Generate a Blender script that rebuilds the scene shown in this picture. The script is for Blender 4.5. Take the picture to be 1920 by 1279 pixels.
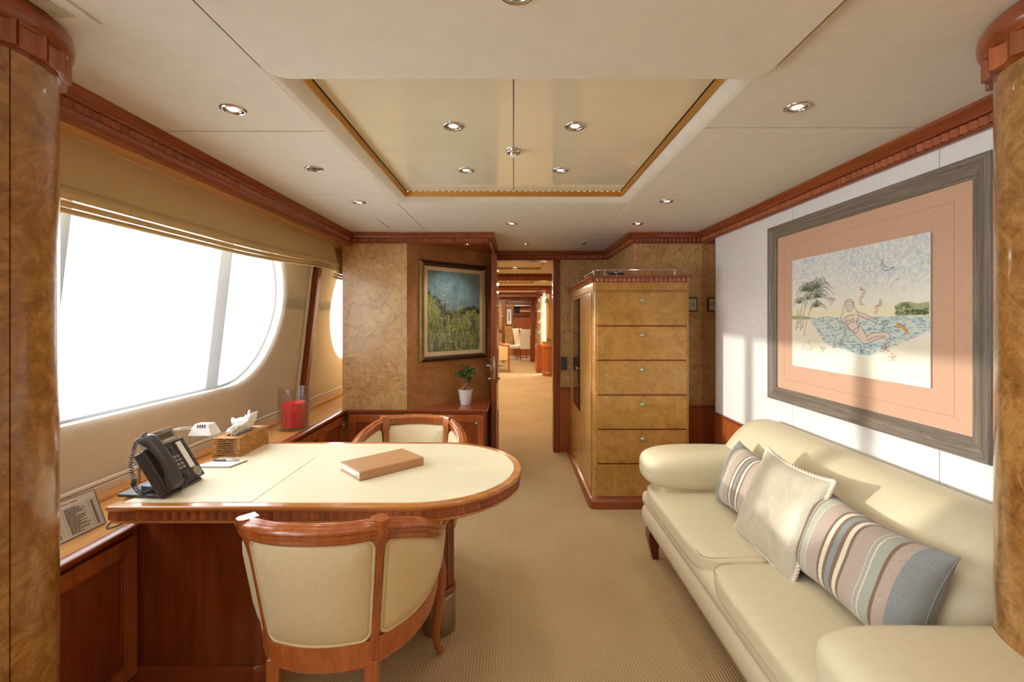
import bpy, bmesh, math, random
import numpy as np
from mathutils import Vector, Matrix
for _o in list(bpy.data.objects):
    bpy.data.objects.remove(_o)
SC = bpy.context.scene
COL = SC.collection
PI = math.pi

# ------------------------------------------------------------------ camera, sky, sun, lamps, exposure
EYE = 1.38
FPX = 853.0
cam_d = bpy.data.cameras.new('camera')
cam = bpy.data.objects.new('camera', cam_d); COL.objects.link(cam)
cam.location = (0, 0, EYE)
cam.rotation_euler = (PI / 2, 0, 0)
cam_d.sensor_width = 36.0
cam_d.lens = FPX / 1920 * 36.0
cam_d.shift_x = -3.0 / 1920
cam_d.shift_y = -41.5 / 1920
cam_d.clip_start = 0.02
SC.camera = cam
SC.view_settings.view_transform = 'Standard'
SC.view_settings.look = 'None'
SC.view_settings.gamma = 1.0
SC.view_settings.use_curve_mapping = False
SC.view_settings.exposure = 0.0

W = bpy.data.worlds.new('sky'); SC.world = W
W.use_nodes = True
W.node_tree.nodes['Background'].inputs['Color'].default_value = (0.92, 0.96, 1.0, 1)
W.node_tree.nodes['Background'].inputs['Strength'].default_value = 9.0

def add_light(name, kind, loc, energy, color=(1, 1, 1), rot=(0, 0, 0), **kw):
    d = bpy.data.lights.new(name, kind)
    d.energy = energy; d.color = color
    for k, v in kw.items(): setattr(d, k, v)
    o = bpy.data.objects.new(name, d); COL.objects.link(o)
    o.location = loc; o.rotation_euler = rot
    return o
WARM = (1.0, 0.94, 0.83)
sun_dir = Vector((3.2, 0.30, -0.52)).normalized()
sun = add_light('sun', 'SUN', (-6, 0, 4), 3.1, (1.0, 0.95, 0.88), angle=math.radians(1.3))
sun.rotation_euler = sun_dir.to_track_quat('-Z', 'Y').to_euler()
# saloon ceiling lamps beyond the doorway and an unseen fill lamp added behind the camera
for _n, _l, _e, _s in (('saloon_lamp', (-0.6, 6.2, 2.03), 30, 1.0), ('saloon_lamp', (-0.5, 8.6, 2.03), 40, 1.2),
                       ('saloon_lamp', (-0.4, 11.2, 2.03), 42, 1.2), ('saloon_lamp', (-0.4, 13.6, 2.03), 24, .9),
                       ('dining_lamp', (0.1, 15.9, 2.1), 34, 1.0)):
    add_light(_n, 'AREA', _l, _e, (1.0, 0.84, 0.58), shape='DISK', size=_s)
add_light('fill_lamp', 'AREA', (-0.2, -1.1, 2.04), 10, (1.0, 0.95, 0.88), shape='RECTANGLE', size=2.0, size_y=1.6)

# ------------------------------------------------------------------ helpers
def srgb(r, g, b):
    f = lambda c: (c / 255 / 12.92) if c <= 10 else ((c / 255 + 0.055) / 1.055) ** 2.4
    return (f(r), f(g), f(b), 1)

def tag(o, label=None, cat=None, group=None, kind=None):
    if label: o['label'] = label
    if cat: o['category'] = cat
    if group: o['group'] = group
    if kind: o['kind'] = kind
    return o

def empty(name, loc=(0, 0, 0), label=None, cat=None, group=None, kind=None, rz=0):
    o = bpy.data.objects.new(name, None); COL.objects.link(o)
    o.empty_display_size = .05
    o.location = loc; o.rotation_euler = (0, 0, rz)
    return tag(o, label, cat, group, kind)

def root_loc(o):
    v = Vector((0, 0, 0))
    while o is not None:
        v += Vector(o.location); o = o.parent
    return v

class G:
    """collects verts and faces; geometry is written in world (or the thing's own) coordinates"""
    def __init__(s): s.v = []; s.f = []
    def add(s, vs, fs):
        n = len(s.v); s.v += [tuple(p) for p in vs]; s.f += [tuple(i + n for i in f) for f in fs]; return s
    def box(s, x0, x1, y0, y1, z0, z1):
        return s.add([(x0, y0, z0), (x1, y0, z0), (x1, y1, z0), (x0, y1, z0), (x0, y0, z1), (x1, y0, z1), (x1, y1, z1), (x0, y1, z1)],
                     [(0, 3, 2, 1), (4, 5, 6, 7), (0, 1, 5, 4), (1, 2, 6, 5), (2, 3, 7, 6), (3, 0, 4, 7)])
    def obox(s, c, u, w, h, a, b, t):
        """oriented box: centre c, half axes u*a, w*b, h*t"""
        c = Vector(c); u = Vector(u) * a; w = Vector(w) * b; h = Vector(h) * t
        vs = [c + i * u + j * w + k * h for k in (-1, 1) for i, j in ((-1, -1), (1, -1), (1, 1), (-1, 1))]
        return s.add(vs, [(0, 3, 2, 1), (4, 5, 6, 7), (0, 1, 5, 4), (1, 2, 6, 5), (2, 3, 7, 6), (3, 0, 4, 7)])
    def prism(s, poly, z0, z1, holes=None):
        n = len(poly)
        return s.add([(x, y, z0) for x, y in poly] + [(x, y, z1) for x, y in poly],
                     [tuple(range(n))[::-1], tuple(range(n, 2 * n))] + [(i, (i + 1) % n, n + (i + 1) % n, n + i) for i in range(n)])
    def strip(s, rows, closed_u=False, closed_v=False, caps=False):
        """rows: list of rings of equal length"""
        m = len(rows[0]); r = len(rows); base = len(s.v)
        for row in rows: s.v += [tuple(p) for p in row]
        for i in range(r if closed_v else r - 1):
            for j in range(m if closed_u else m - 1):
                a = base + i * m + j; b = base + i * m + (j + 1) % m
                c = base + ((i + 1) % r) * m + (j + 1) % m; d = base + ((i + 1) % r) * m + j
                s.f.append((a, b, c, d))
        if caps:
            s.f.append(tuple(base + j for j in range(m))[::-1]); s.f.append(tuple(base + (r - 1) * m + j for j in range(m)))
        return s
    def lathe(s, prof, c=(0, 0, 0), n=24, caps=True, ax='z'):
        rows = []
        for r, z in prof:
            ring = []
            for k in range(n):
                a = 2 * PI * k / n; x, y = r * math.cos(a), r * math.sin(a)
                p = {'z': (x, y, z), 'x': (z, x, y), 'y': (y, z, x)}[ax]
                ring.append((c[0] + p[0], c[1] + p[1], c[2] + p[2]))
            rows.append(ring)
        return s.strip(rows, closed_u=True, caps=caps)
    def tube(s, pts, r, n=8, caps=True, closed=False, flat=1.0):
        pts = [Vector(p) for p in pts]; rows = []
        up = Vector((0, 0, 1)); prev = None
        for i, p in enumerate(pts):
            if closed: d = pts[(i + 1) % len(pts)] - pts[i - 1]
            else: d = pts[min(i + 1, len(pts) - 1)] - pts[max(i - 1, 0)]
            d.normalize()
            if prev is None:
                a = d.cross(up)
                if a.length < 1e-3: a = d.cross(Vector((1, 0, 0)))
            else: a = prev - d * prev.dot(d)
            a.normalize(); b = d.cross(a); prev = a
            rr = r[i] if isinstance(r, (list, tuple)) else r
            rows.append([p + a * rr * math.cos(2 * PI * k / n) + b * rr * flat * math.sin(2 * PI * k / n) for k in range(n)])
        return s.strip(rows, closed_u=True, closed_v=closed, caps=caps and not closed)
    def sweep(s, path, prof, closed=False, caps=True):
        """moulding: path of (x, y), profile of (outward, z); outward is to the right of travel"""
        n = len(path); rows = []
        for i in range(n):
            p = Vector(path[i])
            d1 = (p - Vector(path[i - 1])) if (i or closed) else None
            d2 = (Vector(path[(i + 1) % n]) - p) if (i < n - 1 or closed) else None
            d1 = d1 or d2; d2 = d2 or d1
            d1 = d1.normalized(); d2 = d2.normalized()
            n1 = Vector((d1.y, -d1.x)); n2 = Vector((d2.y, -d2.x))
            m = (n1 + n2); m /= max(m.dot(n1), .2)
            rows.append([(p.x + m.x * o, p.y + m.y * o, z) for o, z in prof])
        return s.strip(rows, closed_u=True, closed_v=closed, caps=caps and not closed)
    def superbox(s, c, half, p=6, n=8, fn=None, rot=None):
        vs = {}; fs = []
        def key(v): return (round(v[0], 5), round(v[1], 5), round(v[2], 5))
        idx = []; out = []
        def get(v):
            k = key(v)
            if k not in vs:
                vs[k] = len(out)
                q = Vector(v); L = (abs(q.x) ** p + abs(q.y) ** p + abs(q.z) ** p) ** (1 / p)
                q = q / L
                if fn: q = Vector(fn(q.x, q.y, q.z))
                q = Vector((q.x * half[0], q.y * half[1], q.z * half[2]))
                if rot is not None: q = rot @ q
                out.append(q + Vector(c))
            return vs[k]
        t = [math.tan((2 * i / n - 1) * PI / 4) for i in range(n + 1)]
        for ax in range(3):
            for sg in (-1, 1):
                for i in range(n):
                    for j in range(n):
                        q = []
                        for a, b in ((i, j), (i + 1, j), (i + 1, j + 1), (i, j + 1)):
                            v = [0, 0, 0]; v[ax] = sg; v[(ax + 1) % 3] = t[a]; v[(ax + 2) % 3] = t[b]
                            q.append(get(v))
                        fs.append(tuple(q) if sg > 0 else tuple(q[::-1]))
        return s.add(out, fs)
    def build(s, name, mat, parent=None, bevel=0, angle=35, label=None, cat=None, group=None, kind=None, segs=2, origin=None, subsurf=0, fixn=True):
        if parent is not None: off = root_loc(parent)
        elif origin is not None: off = Vector(origin)
        else:
            a = np.array(s.v); off = Vector(((a[:, 0].min() + a[:, 0].max()) / 2, (a[:, 1].min() + a[:, 1].max()) / 2, a[:, 2].min()))
        me = bpy.data.meshes.new(name)
        me.from_pydata([tuple(Vector(p) - off) for p in s.v], [], s.f)
        if fixn:
            bm = bmesh.new(); bm.from_mesh(me); bmesh.ops.recalc_face_normals(bm, faces=bm.faces); bm.to_mesh(me); bm.free()
        me.validate(); me.update()
        me.polygons.foreach_set('use_smooth', [True] * len(me.polygons))
        me.set_sharp_from_angle(angle=math.radians(angle))
        me.materials.append(mat)
        o = bpy.data.objects.new(name, me); COL.objects.link(o)
        if parent is not None: o.parent = parent
        else: o.location = off
        if bevel:
            b = o.modifiers.new('bevel', 'BEVEL'); b.width = bevel; b.segments = segs; b.limit_method = 'ANGLE'; b.angle_limit = math.radians(40)
            b.harden_normals = True
        if subsurf:
            m = o.modifiers.new('sub', 'SUBSURF'); m.levels = m.render_levels = subsurf
        return tag(o, label, cat, group, kind)

def box(name, mat, parent, x0, x1, y0, y1, z0, z1, **kw):
    return G().box(x0, x1, y0, y1, z0, z1).build(name, mat, parent, **kw)

def copy_tree(o, parent=None):
    c = o.copy(); COL.objects.link(c)
    c.parent = parent
    for ch in [q for q in bpy.data.objects if q.parent is o]:
        copy_tree(ch, c)
    return c

def spline(pts, n=8, closed=False):
    """Catmull-Rom through the points"""
    P = [Vector(p) for p in pts]; out = []
    m = len(P)
    for i in range(m if closed else m - 1):
        if closed: a, b, c, d = P[i - 1], P[i], P[(i + 1) % m], P[(i + 2) % m]
        else: a, b, c, d = P[max(i - 1, 0)], P[i], P[i + 1], P[min(i + 2, m - 1)]
        for k in range(n):
            t = k / n
            out.append(0.5 * ((2 * b) + (c - a) * t + (2 * a - 5 * b + 4 * c - d) * t * t + (3 * b - a - 3 * c + d) * t ** 3))
    if not closed: out.append(P[-1])
    return out

def resample(pts, step):
    P = [Vector(p) for p in pts]; L = [0]
    for i in range(1, len(P)): L.append(L[-1] + (P[i] - P[i - 1]).length)
    n = max(1, round(L[-1] / step)); out = []
    j = 0
    for k in range(n):
        t = (k + .5) / n * L[-1]
        while j < len(L) - 2 and L[j + 1] < t: j += 1
        f = (t - L[j]) / max(L[j + 1] - L[j], 1e-9)
        out.append((P[j].lerp(P[j + 1], f), (P[j + 1] - P[j]).normalized()))
    return out, L[-1] / n

_fl = {}
def flute_mesh(w, h, d):
    """one scalloped block: hollow front, local x along the moulding, -y out"""
    k = (round(w, 4), round(h, 4), round(d, 4))
    if k in _fl: return _fl[k]
    arc = []
    for i in range(7):
        t = -1 + 2 * i / 6
        arc.append((t * w * .485, -d * (.35 + .65 * t * t)))
    poly = arc + [(w * .485, 0), (-w * .485, 0)]
    n = len(poly)
    # bottom lip curls out a little like the carved wood in the picture
    vs = [(x, y, 0) for x, y in poly] + [(x, y, h) for x, y in poly]
    fs = [tuple(range(n))[::-1], tuple(range(n, 2 * n))] + [(i, (i + 1) % n, n + (i + 1) % n, n + i) for i in range(n)]
    me = bpy.data.meshes.new('flute'); me.from_pydata(vs, [], fs)
    bm = bmesh.new(); bm.from_mesh(me); bmesh.ops.recalc_face_normals(bm, faces=bm.faces); bm.to_mesh(me); bm.free()
    me.polygons.foreach_set('use_smooth', [True] * len(me.polygons)); me.set_sharp_from_angle(angle=math.radians(38))
    _fl[k] = me
    return me

def flutes(path, out, z, pitch, h, d, mat, parent, single=lambda p: True, name='flute'):
    """row of scalloped blocks along a path; out = distance of their back from the path (right of travel)"""
    spots, w = resample([Vector((p[0], p[1], 0)) for p in path], pitch)
    far = G(); off = root_loc(parent)
    me = flute_mesh(w, h, d)
    if not me.materials: me.materials.append(mat)
    for p, t in spots:
        nrm = Vector((t.y, -t.x, 0)); q = p + nrm * out
        a = math.atan2(t.y, t.x)
        M = Matrix.Translation((q.x, q.y, z)) @ Matrix.Rotation(a, 4, 'Z')
        if single(q):
            o = bpy.data.objects.new(name, me); COL.objects.link(o); o.parent = parent
            o.matrix_basis = Matrix.Translation(-off) @ M
        else:
            far.add([M @ v.co for v in me.vertices], [tuple(f.vertices) for f in me.polygons])
    if far.v: far.build('fluted_band', mat, parent, angle=38, kind='stuff')

# ------------------------------------------------------------------ materials
def nt(name):
    m = bpy.data.materials.new(name); m.use_nodes = True
    t = m.node_tree; b = t.nodes['Principled BSDF']
    return m, t, b
def node(t, kind, **inp):
    n = t.nodes.new(kind)
    for k, v in inp.items():
        if k in n.inputs: n.inputs[k].default_value = v
        else: setattr(n, k, v)
    return n
def coords(t, scale=(1, 1, 1), rot=(0, 0, 0), which='Object'):
    c = t.nodes.new('ShaderNodeTexCoord'); m = t.nodes.new('ShaderNodeMapping')
    m.inputs['Scale'].default_value = scale; m.inputs['Rotation'].default_value = rot
    t.links.new(c.outputs[which], m.inputs['Vector']); return m.outputs['Vector']
def ramp(t, fac, stops):
    r = t.nodes.new('ShaderNodeValToRGB'); e = r.color_ramp.elements
    while len(e) > 1: e.remove(e[-1])
    e[0].position = stops[0][0]; e[0].color = stops[0][1]
    for p, c in stops[1:]:
        x = e.new(p); x.color = c
    t.links.new(fac, r.inputs['Fac']); return r.outputs['Color']
def noise(t, vec, scale, detail=4, rough=.55, dist=0):
    n = t.nodes.new('ShaderNodeTexNoise')
    n.inputs['Scale'].default_value = scale; n.inputs['Detail'].default_value = detail
    n.inputs['Roughness'].default_value = rough; n.inputs['Distortion'].default_value = dist
    t.links.new(vec, n.inputs['Vector']); return n.outputs['Fac']
def bump(t, b, h, strength=.2, dist=.002):
    n = t.nodes.new('ShaderNodeBump'); n.inputs['Strength'].default_value = strength; n.inputs['Distance'].default_value = dist
    t.links.new(h, n.inputs['Height']); t.links.new(n.outputs['Normal'], b.inputs['Normal']); return n
def mixc(t, fac, a, b, mode='MIX'):
    n = t.nodes.new('ShaderNodeMix'); n.data_type = 'RGBA'; n.blend_type = mode
    for sock, v in (('Factor', fac), ('A', a), ('B', b)):
        i = n.inputs[0] if sock == 'Factor' else n.inputs[6 if sock == 'A' else 7]
        if isinstance(v, (int, float, tuple)): i.default_value = v
        else: t.links.new(v, i)
    return n.outputs[2]
def math_n(t, op, a, b=None):
    n = t.nodes.new('ShaderNodeMath'); n.operation = op
    for i, v in enumerate((a, b)):
        if v is None: continue
        if isinstance(v, (int, float)): n.inputs[i].default_value = v
        else: t.links.new(v, n.inputs[i])
    return n.outputs[0]

def plain(name, col, rough=.5, metal=0, coat=0, emit=0, ecol=None, spec=.5, trans=0, nscale=0, nstr=.1, ndist=.001, vary=0, sheen=0):
    m, t, b = nt(name)
    b.inputs['Roughness'].default_value = rough; b.inputs['Metallic'].default_value = metal
    b.inputs['Coat Weight'].default_value = coat; b.inputs['Coat Roughness'].default_value = .06
    b.inputs['Specular IOR Level'].default_value = spec
    b.inputs['Transmission Weight'].default_value = trans
    b.inputs['Sheen Weight'].default_value = sheen
    v = coords(t)
    f = noise(t, v, 6 if not nscale else nscale * .25, 3)
    lo = tuple(c * (1 - max(vary, .03)) for c in col[:3]) + (1,); hi = tuple(min(1, c * (1 + max(vary, .03))) for c in col[:3]) + (1,)
    t.links.new(ramp(t, f, [(.3, lo), (.7, hi)]), b.inputs['Base Color'])
    if nscale: bump(t, b, noise(t, v, nscale, 5), nstr, ndist)
    if emit:
        b.inputs['Emission Color'].default_value = ecol or col; b.inputs['Emission Strength'].default_value = emit
    return m

def burl(name, lo, mid, hi, scale=1.0, coat=.35, rough=.32, figure=1.0, vein=.45):
    m, t, b = nt(name)
    v = coords(t, (scale,) * 3)
    # swirling figure of the veneer, dark eyes and fine grain
    a = noise(t, v, 2.4, 5, .6, 2.6 * figure)
    c = noise(t, v, 7.0, 6, .62, 3.2 * figure)
    f = math_n(t, 'ADD', math_n(t, 'MULTIPLY', a, .55), math_n(t, 'MULTIPLY', c, .45))
    base = ramp(t, f, [(.30, lo), (.47, mid), (.62, hi), (.8, mid)])
    e = noise(t, v, 34, 5, .7, 1.5)
    sp = ramp(t, e, [(.3, (.62, .56, .5, 1)), (.48, (1, 1, 1, 1)), (.7, (1.0, 1.0, 1.0, 1))])
    col = mixc(t, .55, base, sp, 'MULTIPLY')
    li = noise(t, v, 4.2, 4, .5, 3.2 * figure)
    li2 = math_n(t, 'ABSOLUTE', math_n(t, 'SUBTRACT', li, .5))
    ln = ramp(t, li2, [(0.0, (.46, .37, .28, 1)), (.018, (1, 1, 1, 1))])
    col = mixc(t, vein, col, ln, 'MULTIPLY')
    t.links.new(col, b.inputs['Base Color'])
    b.inputs['Roughness'].default_value = rough
    b.inputs['Coat Weight'].default_value = coat; b.inputs['Coat Roughness'].default_value = .08
    return m

def wood(name, lo, hi, axis='z', scale=1.0, rough=.3, coat=.4, tone=0.0):
    m, t, b = nt(name)
    sc = {'x': (1.2, 16, 16), 'y': (16, 1.2, 16), 'z': (16, 16, 1.2)}[axis]
    v = coords(t, tuple(q * scale for q in sc))
    f = noise(t, v, 2.0, 5, .6, .8)
    col = ramp(t, f, [(.28, lo), (.5, tuple((x + y) / 2 for x, y in zip(lo, hi))), (.72, hi)])
    if tone:
        oi = t.nodes.new('ShaderNodeObjectInfo')
        tn = ramp(t, oi.outputs['Random'], [(0, (1 - tone, 1 - tone, 1 - tone, 1)), (1, (1 + tone * .6, 1 + tone * .5, 1 + tone * .3, 1))])
        col = mixc(t, 1.0, col, tn, 'MULTIPLY')
    t.links.new(col, b.inputs['Base Color'])
    b.inputs['Roughness'].default_value = rough
    b.inputs['Coat Weight'].default_value = coat; b.inputs['Coat Roughness'].default_value = .07
    return m

M = {}
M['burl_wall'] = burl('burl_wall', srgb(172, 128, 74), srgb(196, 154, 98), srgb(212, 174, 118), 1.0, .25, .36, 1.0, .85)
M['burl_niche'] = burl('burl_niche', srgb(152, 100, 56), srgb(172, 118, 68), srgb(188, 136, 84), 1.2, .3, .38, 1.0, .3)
M['burl_cabinet'] = burl('burl_cabinet', srgb(160, 110, 50), srgb(186, 136, 68), srgb(202, 154, 84), 2.4, .45, .28, .6, .35)
M['burl_column'] = burl('burl_column', srgb(112, 66, 26), srgb(156, 106, 50), srgb(186, 138, 76), 1.5, .5, .26, 1.2)
M['cherry'] = wood('cherry', srgb(112, 48, 20), srgb(152, 76, 38), 'z')
M['cherry_x'] = wood('cherry_x', srgb(116, 50, 22), srgb(158, 78, 40), 'x')
M['cherry_y'] = wood('cherry_y', srgb(116, 50, 22), srgb(158, 78, 40), 'y')
M['cherry_panel'] = wood('cherry_panel', srgb(144, 68, 28), srgb(184, 102, 50), 'z', 1.0, .3, .35)
M['flute'] = wood('flute_wood', srgb(140, 66, 36), srgb(188, 110, 68), 'z', 1.0, .3, .35, .28)
M['ledge_top'] = wood('ledge_top', srgb(198, 136, 72), srgb(222, 166, 98), 'y', 1.0, .22, .4)
M['desk_rim'] = wood('desk_rim', srgb(164, 96, 44), srgb(198, 132, 70), 'x', 1.0, .22, .5)
M['chair_wood'] = wood('chair_wood', srgb(146, 72, 30), srgb(184, 104, 50), 'z', 1.3, .24, .5)
M['desk_leather'] = plain('desk_leather', srgb(226, 214, 184), .42, nscale=220, nstr=.08, ndist=.0006, spec=.4)
M['chair_leather'] = plain('chair_leather', srgb(222, 204, 164), .45, nscale=240, nstr=.1, ndist=.0006, spec=.4)
M['sofa_leather'] = plain('sofa_leather', srgb(220, 207, 174), .42, nscale=150, nstr=.14, ndist=.0008, spec=.4, vary=.03)
M['seam'] = plain('seam_thread', srgb(176, 150, 108), .7)
M['ceiling'] = plain('ceiling_suede', srgb(224, 217, 205), .85, nscale=60, nstr=.12, ndist=.001, vary=.025, spec=.2)
M['gap'] = plain('shadow_gap', srgb(48, 40, 30), .9)  # near-black colour carries the shade of the seams
M['gloss'] = plain('gloss_lacquer', srgb(230, 222, 196), .05, coat=.25, spec=.45)
M['gold'] = plain('gold_trim', srgb(214, 168, 92), .28, metal=1, nscale=40, nstr=.15, ndist=.001)
M['chrome'] = plain('chrome', srgb(205, 203, 200), .12, metal=1)
M['steel'] = plain('brushed_steel', srgb(170, 160, 148), .35, metal=1)
M['bronze'] = plain('bronze_gold', srgb(190, 150, 90), .3, metal=1)
M['lamp_glow'] = plain('lamp_glow', (1, .95, .85, 1), .5, emit=9, ecol=(1, .92, .78, 1))
M['rope'] = plain('rope_glow', (1, .8, .45, 1), .5, emit=1.6, ecol=(1, .78, .4, 1))
M['panel_grey'] = plain('switch_grey', srgb(196, 190, 176), .4)
M['lens'] = plain('lamp_lens', srgb(150, 146, 138), .15, metal=.9)
M['white_wall'] = plain('white_fabric_wall', srgb(236, 231, 226), .8, nscale=120, nstr=.05, ndist=.0005, spec=.25, vary=.012)
M['lining'] = plain('hull_lining', srgb(222, 212, 194), .75, nscale=90, nstr=.05, ndist=.0005, spec=.25, vary=.02)
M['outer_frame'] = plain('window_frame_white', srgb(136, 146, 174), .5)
M['black'] = plain('black_plastic', srgb(66, 63, 66), .38, nscale=400, nstr=.05, ndist=.0003)
M['dark_glass'] = plain('dark_glass', srgb(26, 24, 26), .08, coat=.5)
M['grey_plastic'] = plain('grey_plastic', srgb(152, 144, 132), .35)
M['lcd'] = plain('lcd', srgb(92, 90, 68), .2)
M['key'] = plain('key_grey', srgb(148, 142, 136), .4)
M['key_dark'] = plain('key_dark', srgb(92, 88, 88), .4)
M['paper'] = plain('paper', srgb(236, 234, 230), .7)
M['ink'] = plain('ink', srgb(78, 74, 74), .7)
M['tissue'] = plain('tissue', srgb(246, 244, 238), .8, nscale=60, nstr=.2, ndist=.001)
M['white_ceramic'] = plain('white_ceramic', srgb(238, 236, 232), .25, coat=.3)
M['soil'] = plain('soil', srgb(62, 44, 30), .95, nscale=120, nstr=.8, ndist=.003, vary=.3)
M['bark'] = plain('bark', srgb(138, 106, 78), .85, nscale=60, nstr=.6, ndist=.003, vary=.2)
M['leaf'] = plain('leaf', srgb(44, 88, 30), .4, vary=.3, nscale=30)
M['wax'] = plain('red_wax', srgb(206, 34, 38), .4, spec=.4)
M['wax'].node_tree.nodes['Principled BSDF'].inputs['Subsurface Weight'].default_value = .25
M['wax'].node_tree.nodes['Principled BSDF'].inputs['Subsurface Radius'].default_value = (.02, .004, .003)
M['mat_salmon'] = plain('salmon_linen', srgb(208, 166, 138), .8, nscale=300, nstr=.15, ndist=.0006)
M['mat_cream'] = plain('cream_mount', srgb(226, 200, 164), .7)
M['mat_line'] = plain('salmon_line', srgb(184, 132, 102), .8)
M['green_gem'] = plain('green_gem', srgb(110, 200, 150), .12, coat=.6)
M['tan_leather'] = plain('tan_leather', srgb(180, 134, 92), .4, nscale=160, nstr=.15, ndist=.0006, vary=.05)
M['foil'] = plain('blind_cloth', srgb(206, 180, 132), .8, nscale=260, nstr=.12, ndist=.0006, spec=.2)
M['dark_foot'] = wood('dark_foot', srgb(74, 26, 12), srgb(110, 44, 20), 'z')
M['tile'] = plain('white_marble', srgb(224, 214, 200), .2, vary=.04)
M['salon_cream'] = plain('saloon_cream_cloth', srgb(226, 200, 148), .7)
M['chair_white'] = plain('white_chair_cloth', srgb(240, 232, 216), .6)
M['sculpt'] = plain('silver_sculpture', srgb(190, 190, 190), .15, metal=1)
M['glow_white'] = plain('vitrine_glow', (1, .97, .92, 1), .5, emit=.55, ecol=(1, .97, .93, 1))
M['pipe_white'] = plain('cushion_cord', srgb(226, 212, 196), .6, nscale=300, nstr=.3)

def _glass(name, tint, gloss=.1, fres=.35):
    m = bpy.data.materials.new(name); m.use_nodes = True; t = m.node_tree; t.nodes.clear()
    o = t.nodes.new('ShaderNodeOutputMaterial'); mx = t.nodes.new('ShaderNodeMixShader')
    a = t.nodes.new('ShaderNodeBsdfTransparent'); a.inputs[0].default_value = tint
    g = t.nodes.new('ShaderNodeBsdfGlossy'); g.inputs['Roughness'].default_value = .02
    lw = t.nodes.new('ShaderNodeLayerWeight'); lw.inputs['Blend'].default_value = .25
    f = math_n(t, 'ADD', math_n(t, 'MULTIPLY', lw.outputs['Fresnel'], fres), gloss * .15)
    t.links.new(f, mx.inputs[0]); t.links.new(a.outputs[0], mx.inputs[1]); t.links.new(g.outputs[0], mx.inputs[2])
    t.links.new(mx.outputs[0], o.inputs[0]); return m
M['pane'] = _glass('window_glass', (.96, .98, .98, 1))
M['vase'] = _glass('clear_glass', (.985, .99, .99, 1), .25, .32)
M['mirror'] = plain('mirror', srgb(214, 196, 176), .03, metal=1)

def sheer():
    m = bpy.data.materials.new('sheer_screen_cloth'); m.use_nodes = True; t = m.node_tree; t.nodes.clear()
    o = t.nodes.new('ShaderNodeOutputMaterial')
    a = t.nodes.new('ShaderNodeBsdfTransparent'); a.inputs[0].default_value = (1, 1, 1, 1)
    d = t.nodes.new('ShaderNodeBsdfDiffuse'); d.inputs[0].default_value = srgb(226, 216, 198)
    tr = t.nodes.new('ShaderNodeBsdfTranslucent'); tr.inputs[0].default_value = srgb(236, 230, 218)
    v = coords(t, (1, 1, 1)); f = noise(t, v, 300, 2)
    m1 = t.nodes.new('ShaderNodeMixShader'); m1.inputs[0].default_value = .5
    t.links.new(d.outputs[0], m1.inputs[1]); t.links.new(tr.outputs[0], m1.inputs[2])
    m2 = t.nodes.new('ShaderNodeMixShader')
    t.links.new(math_n(t, 'ADD', math_n(t, 'MULTIPLY', f, .06), .14), m2.inputs[0])
    t.links.new(a.outputs[0], m2.inputs[1]); t.links.new(m1.outputs[0], m2.inputs[2])
    t.links.new(m2.outputs[0], o.inputs[0]); return m
M['sheer'] = sheer()

def carpet():
    m, t, b = nt('ribbed_carpet')
    tc = t.nodes.new('ShaderNodeTexCoord'); sp = t.nodes.new('ShaderNodeSeparateXYZ')
    t.links.new(tc.outputs['Object'], sp.inputs[0])
    rib = math_n(t, 'ABSOLUTE', math_n(t, 'SINE', math_n(t, 'MULTIPLY', sp.outputs['X'], PI / .0125)))
    bead = math_n(t, 'ABSOLUTE', math_n(t, 'SINE', math_n(t, 'ADD', math_n(t, 'MULTIPLY', sp.outputs['Y'], PI / .009),
                  math_n(t, 'MULTIPLY', noise(t, tc.outputs['Object'], 60, 2), 3))))
    h = math_n(t, 'ADD', rib, math_n(t, 'MULTIPLY', bead, .35))
    big = noise(t, tc.outputs['Object'], 1.4, 3)
    c = ramp(t, big, [(.3, srgb(184, 155, 114)), (.7, srgb(198, 170, 130))])
    dk = ramp(t, h, [(.1, (.62, .58, .52, 1)), (.8, (1, 1, 1, 1))])
    t.links.new(mixc(t, .7, c, dk, 'MULTIPLY'), b.inputs['Base Color'])
    b.inputs['Roughness'].default_value = .95; b.inputs['Specular IOR Level'].default_value = .1
    bump(t, b, h, .5, .004); return m
M['carpet'] = carpet()

def grey_frame():
    m, t, b = nt('weathered_grey_wood')
    cs = []
    for sc in ((14, 3, 40), ):
        v = coords(t, sc)
    f = noise(t, v, 1.6, 6, .65, 1.2)
    w = math_n(t, 'ABSOLUTE', math_n(t, 'SINE', math_n(t, 'MULTIPLY', f, 46)))
    col = ramp(t, w, [(.0, srgb(98, 84, 72)), (.45, srgb(138, 122, 104)), (.8, srgb(120, 116, 112)), (1, srgb(160, 144, 122))])
    t.links.new(col, b.inputs['Base Color']); b.inputs['Roughness'].default_value = .45
    bump(t, b, w, .25, .001); return m
def grey_frame_ax(name, sc):
    m, t, b = nt(name)
    v = coords(t, sc)
    f = noise(t, v, 1.6, 6, .65, 1.2)
    w = math_n(t, 'ABSOLUTE', math_n(t, 'SINE', math_n(t, 'MULTIPLY', f, 26)))
    col = ramp(t, w, [(.0, srgb(92, 80, 70)), (.4, srgb(124, 110, 94)), (.8, srgb(112, 107, 102)), (1, srgb(142, 126, 106))])
    t.links.new(col, b.inputs['Base Color']); b.inputs['Roughness'].default_value = .45
    bump(t, b, w, .25, .001); return m
M['grey_h'] = grey_frame_ax('weathered_grey_wood_long', (14, .28, 16))
M['grey_v'] = grey_frame_ax('weathered_grey_wood_upright', (14, 16, .28))
M['olive_gold'] = plain('olive_gold_frame', srgb(132, 108, 56), .4, metal=.35, nscale=80, nstr=.3, vary=.2)
M['dark_bronze'] = plain('dark_bronze_frame', srgb(66, 48, 30), .4, vary=.15)

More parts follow.
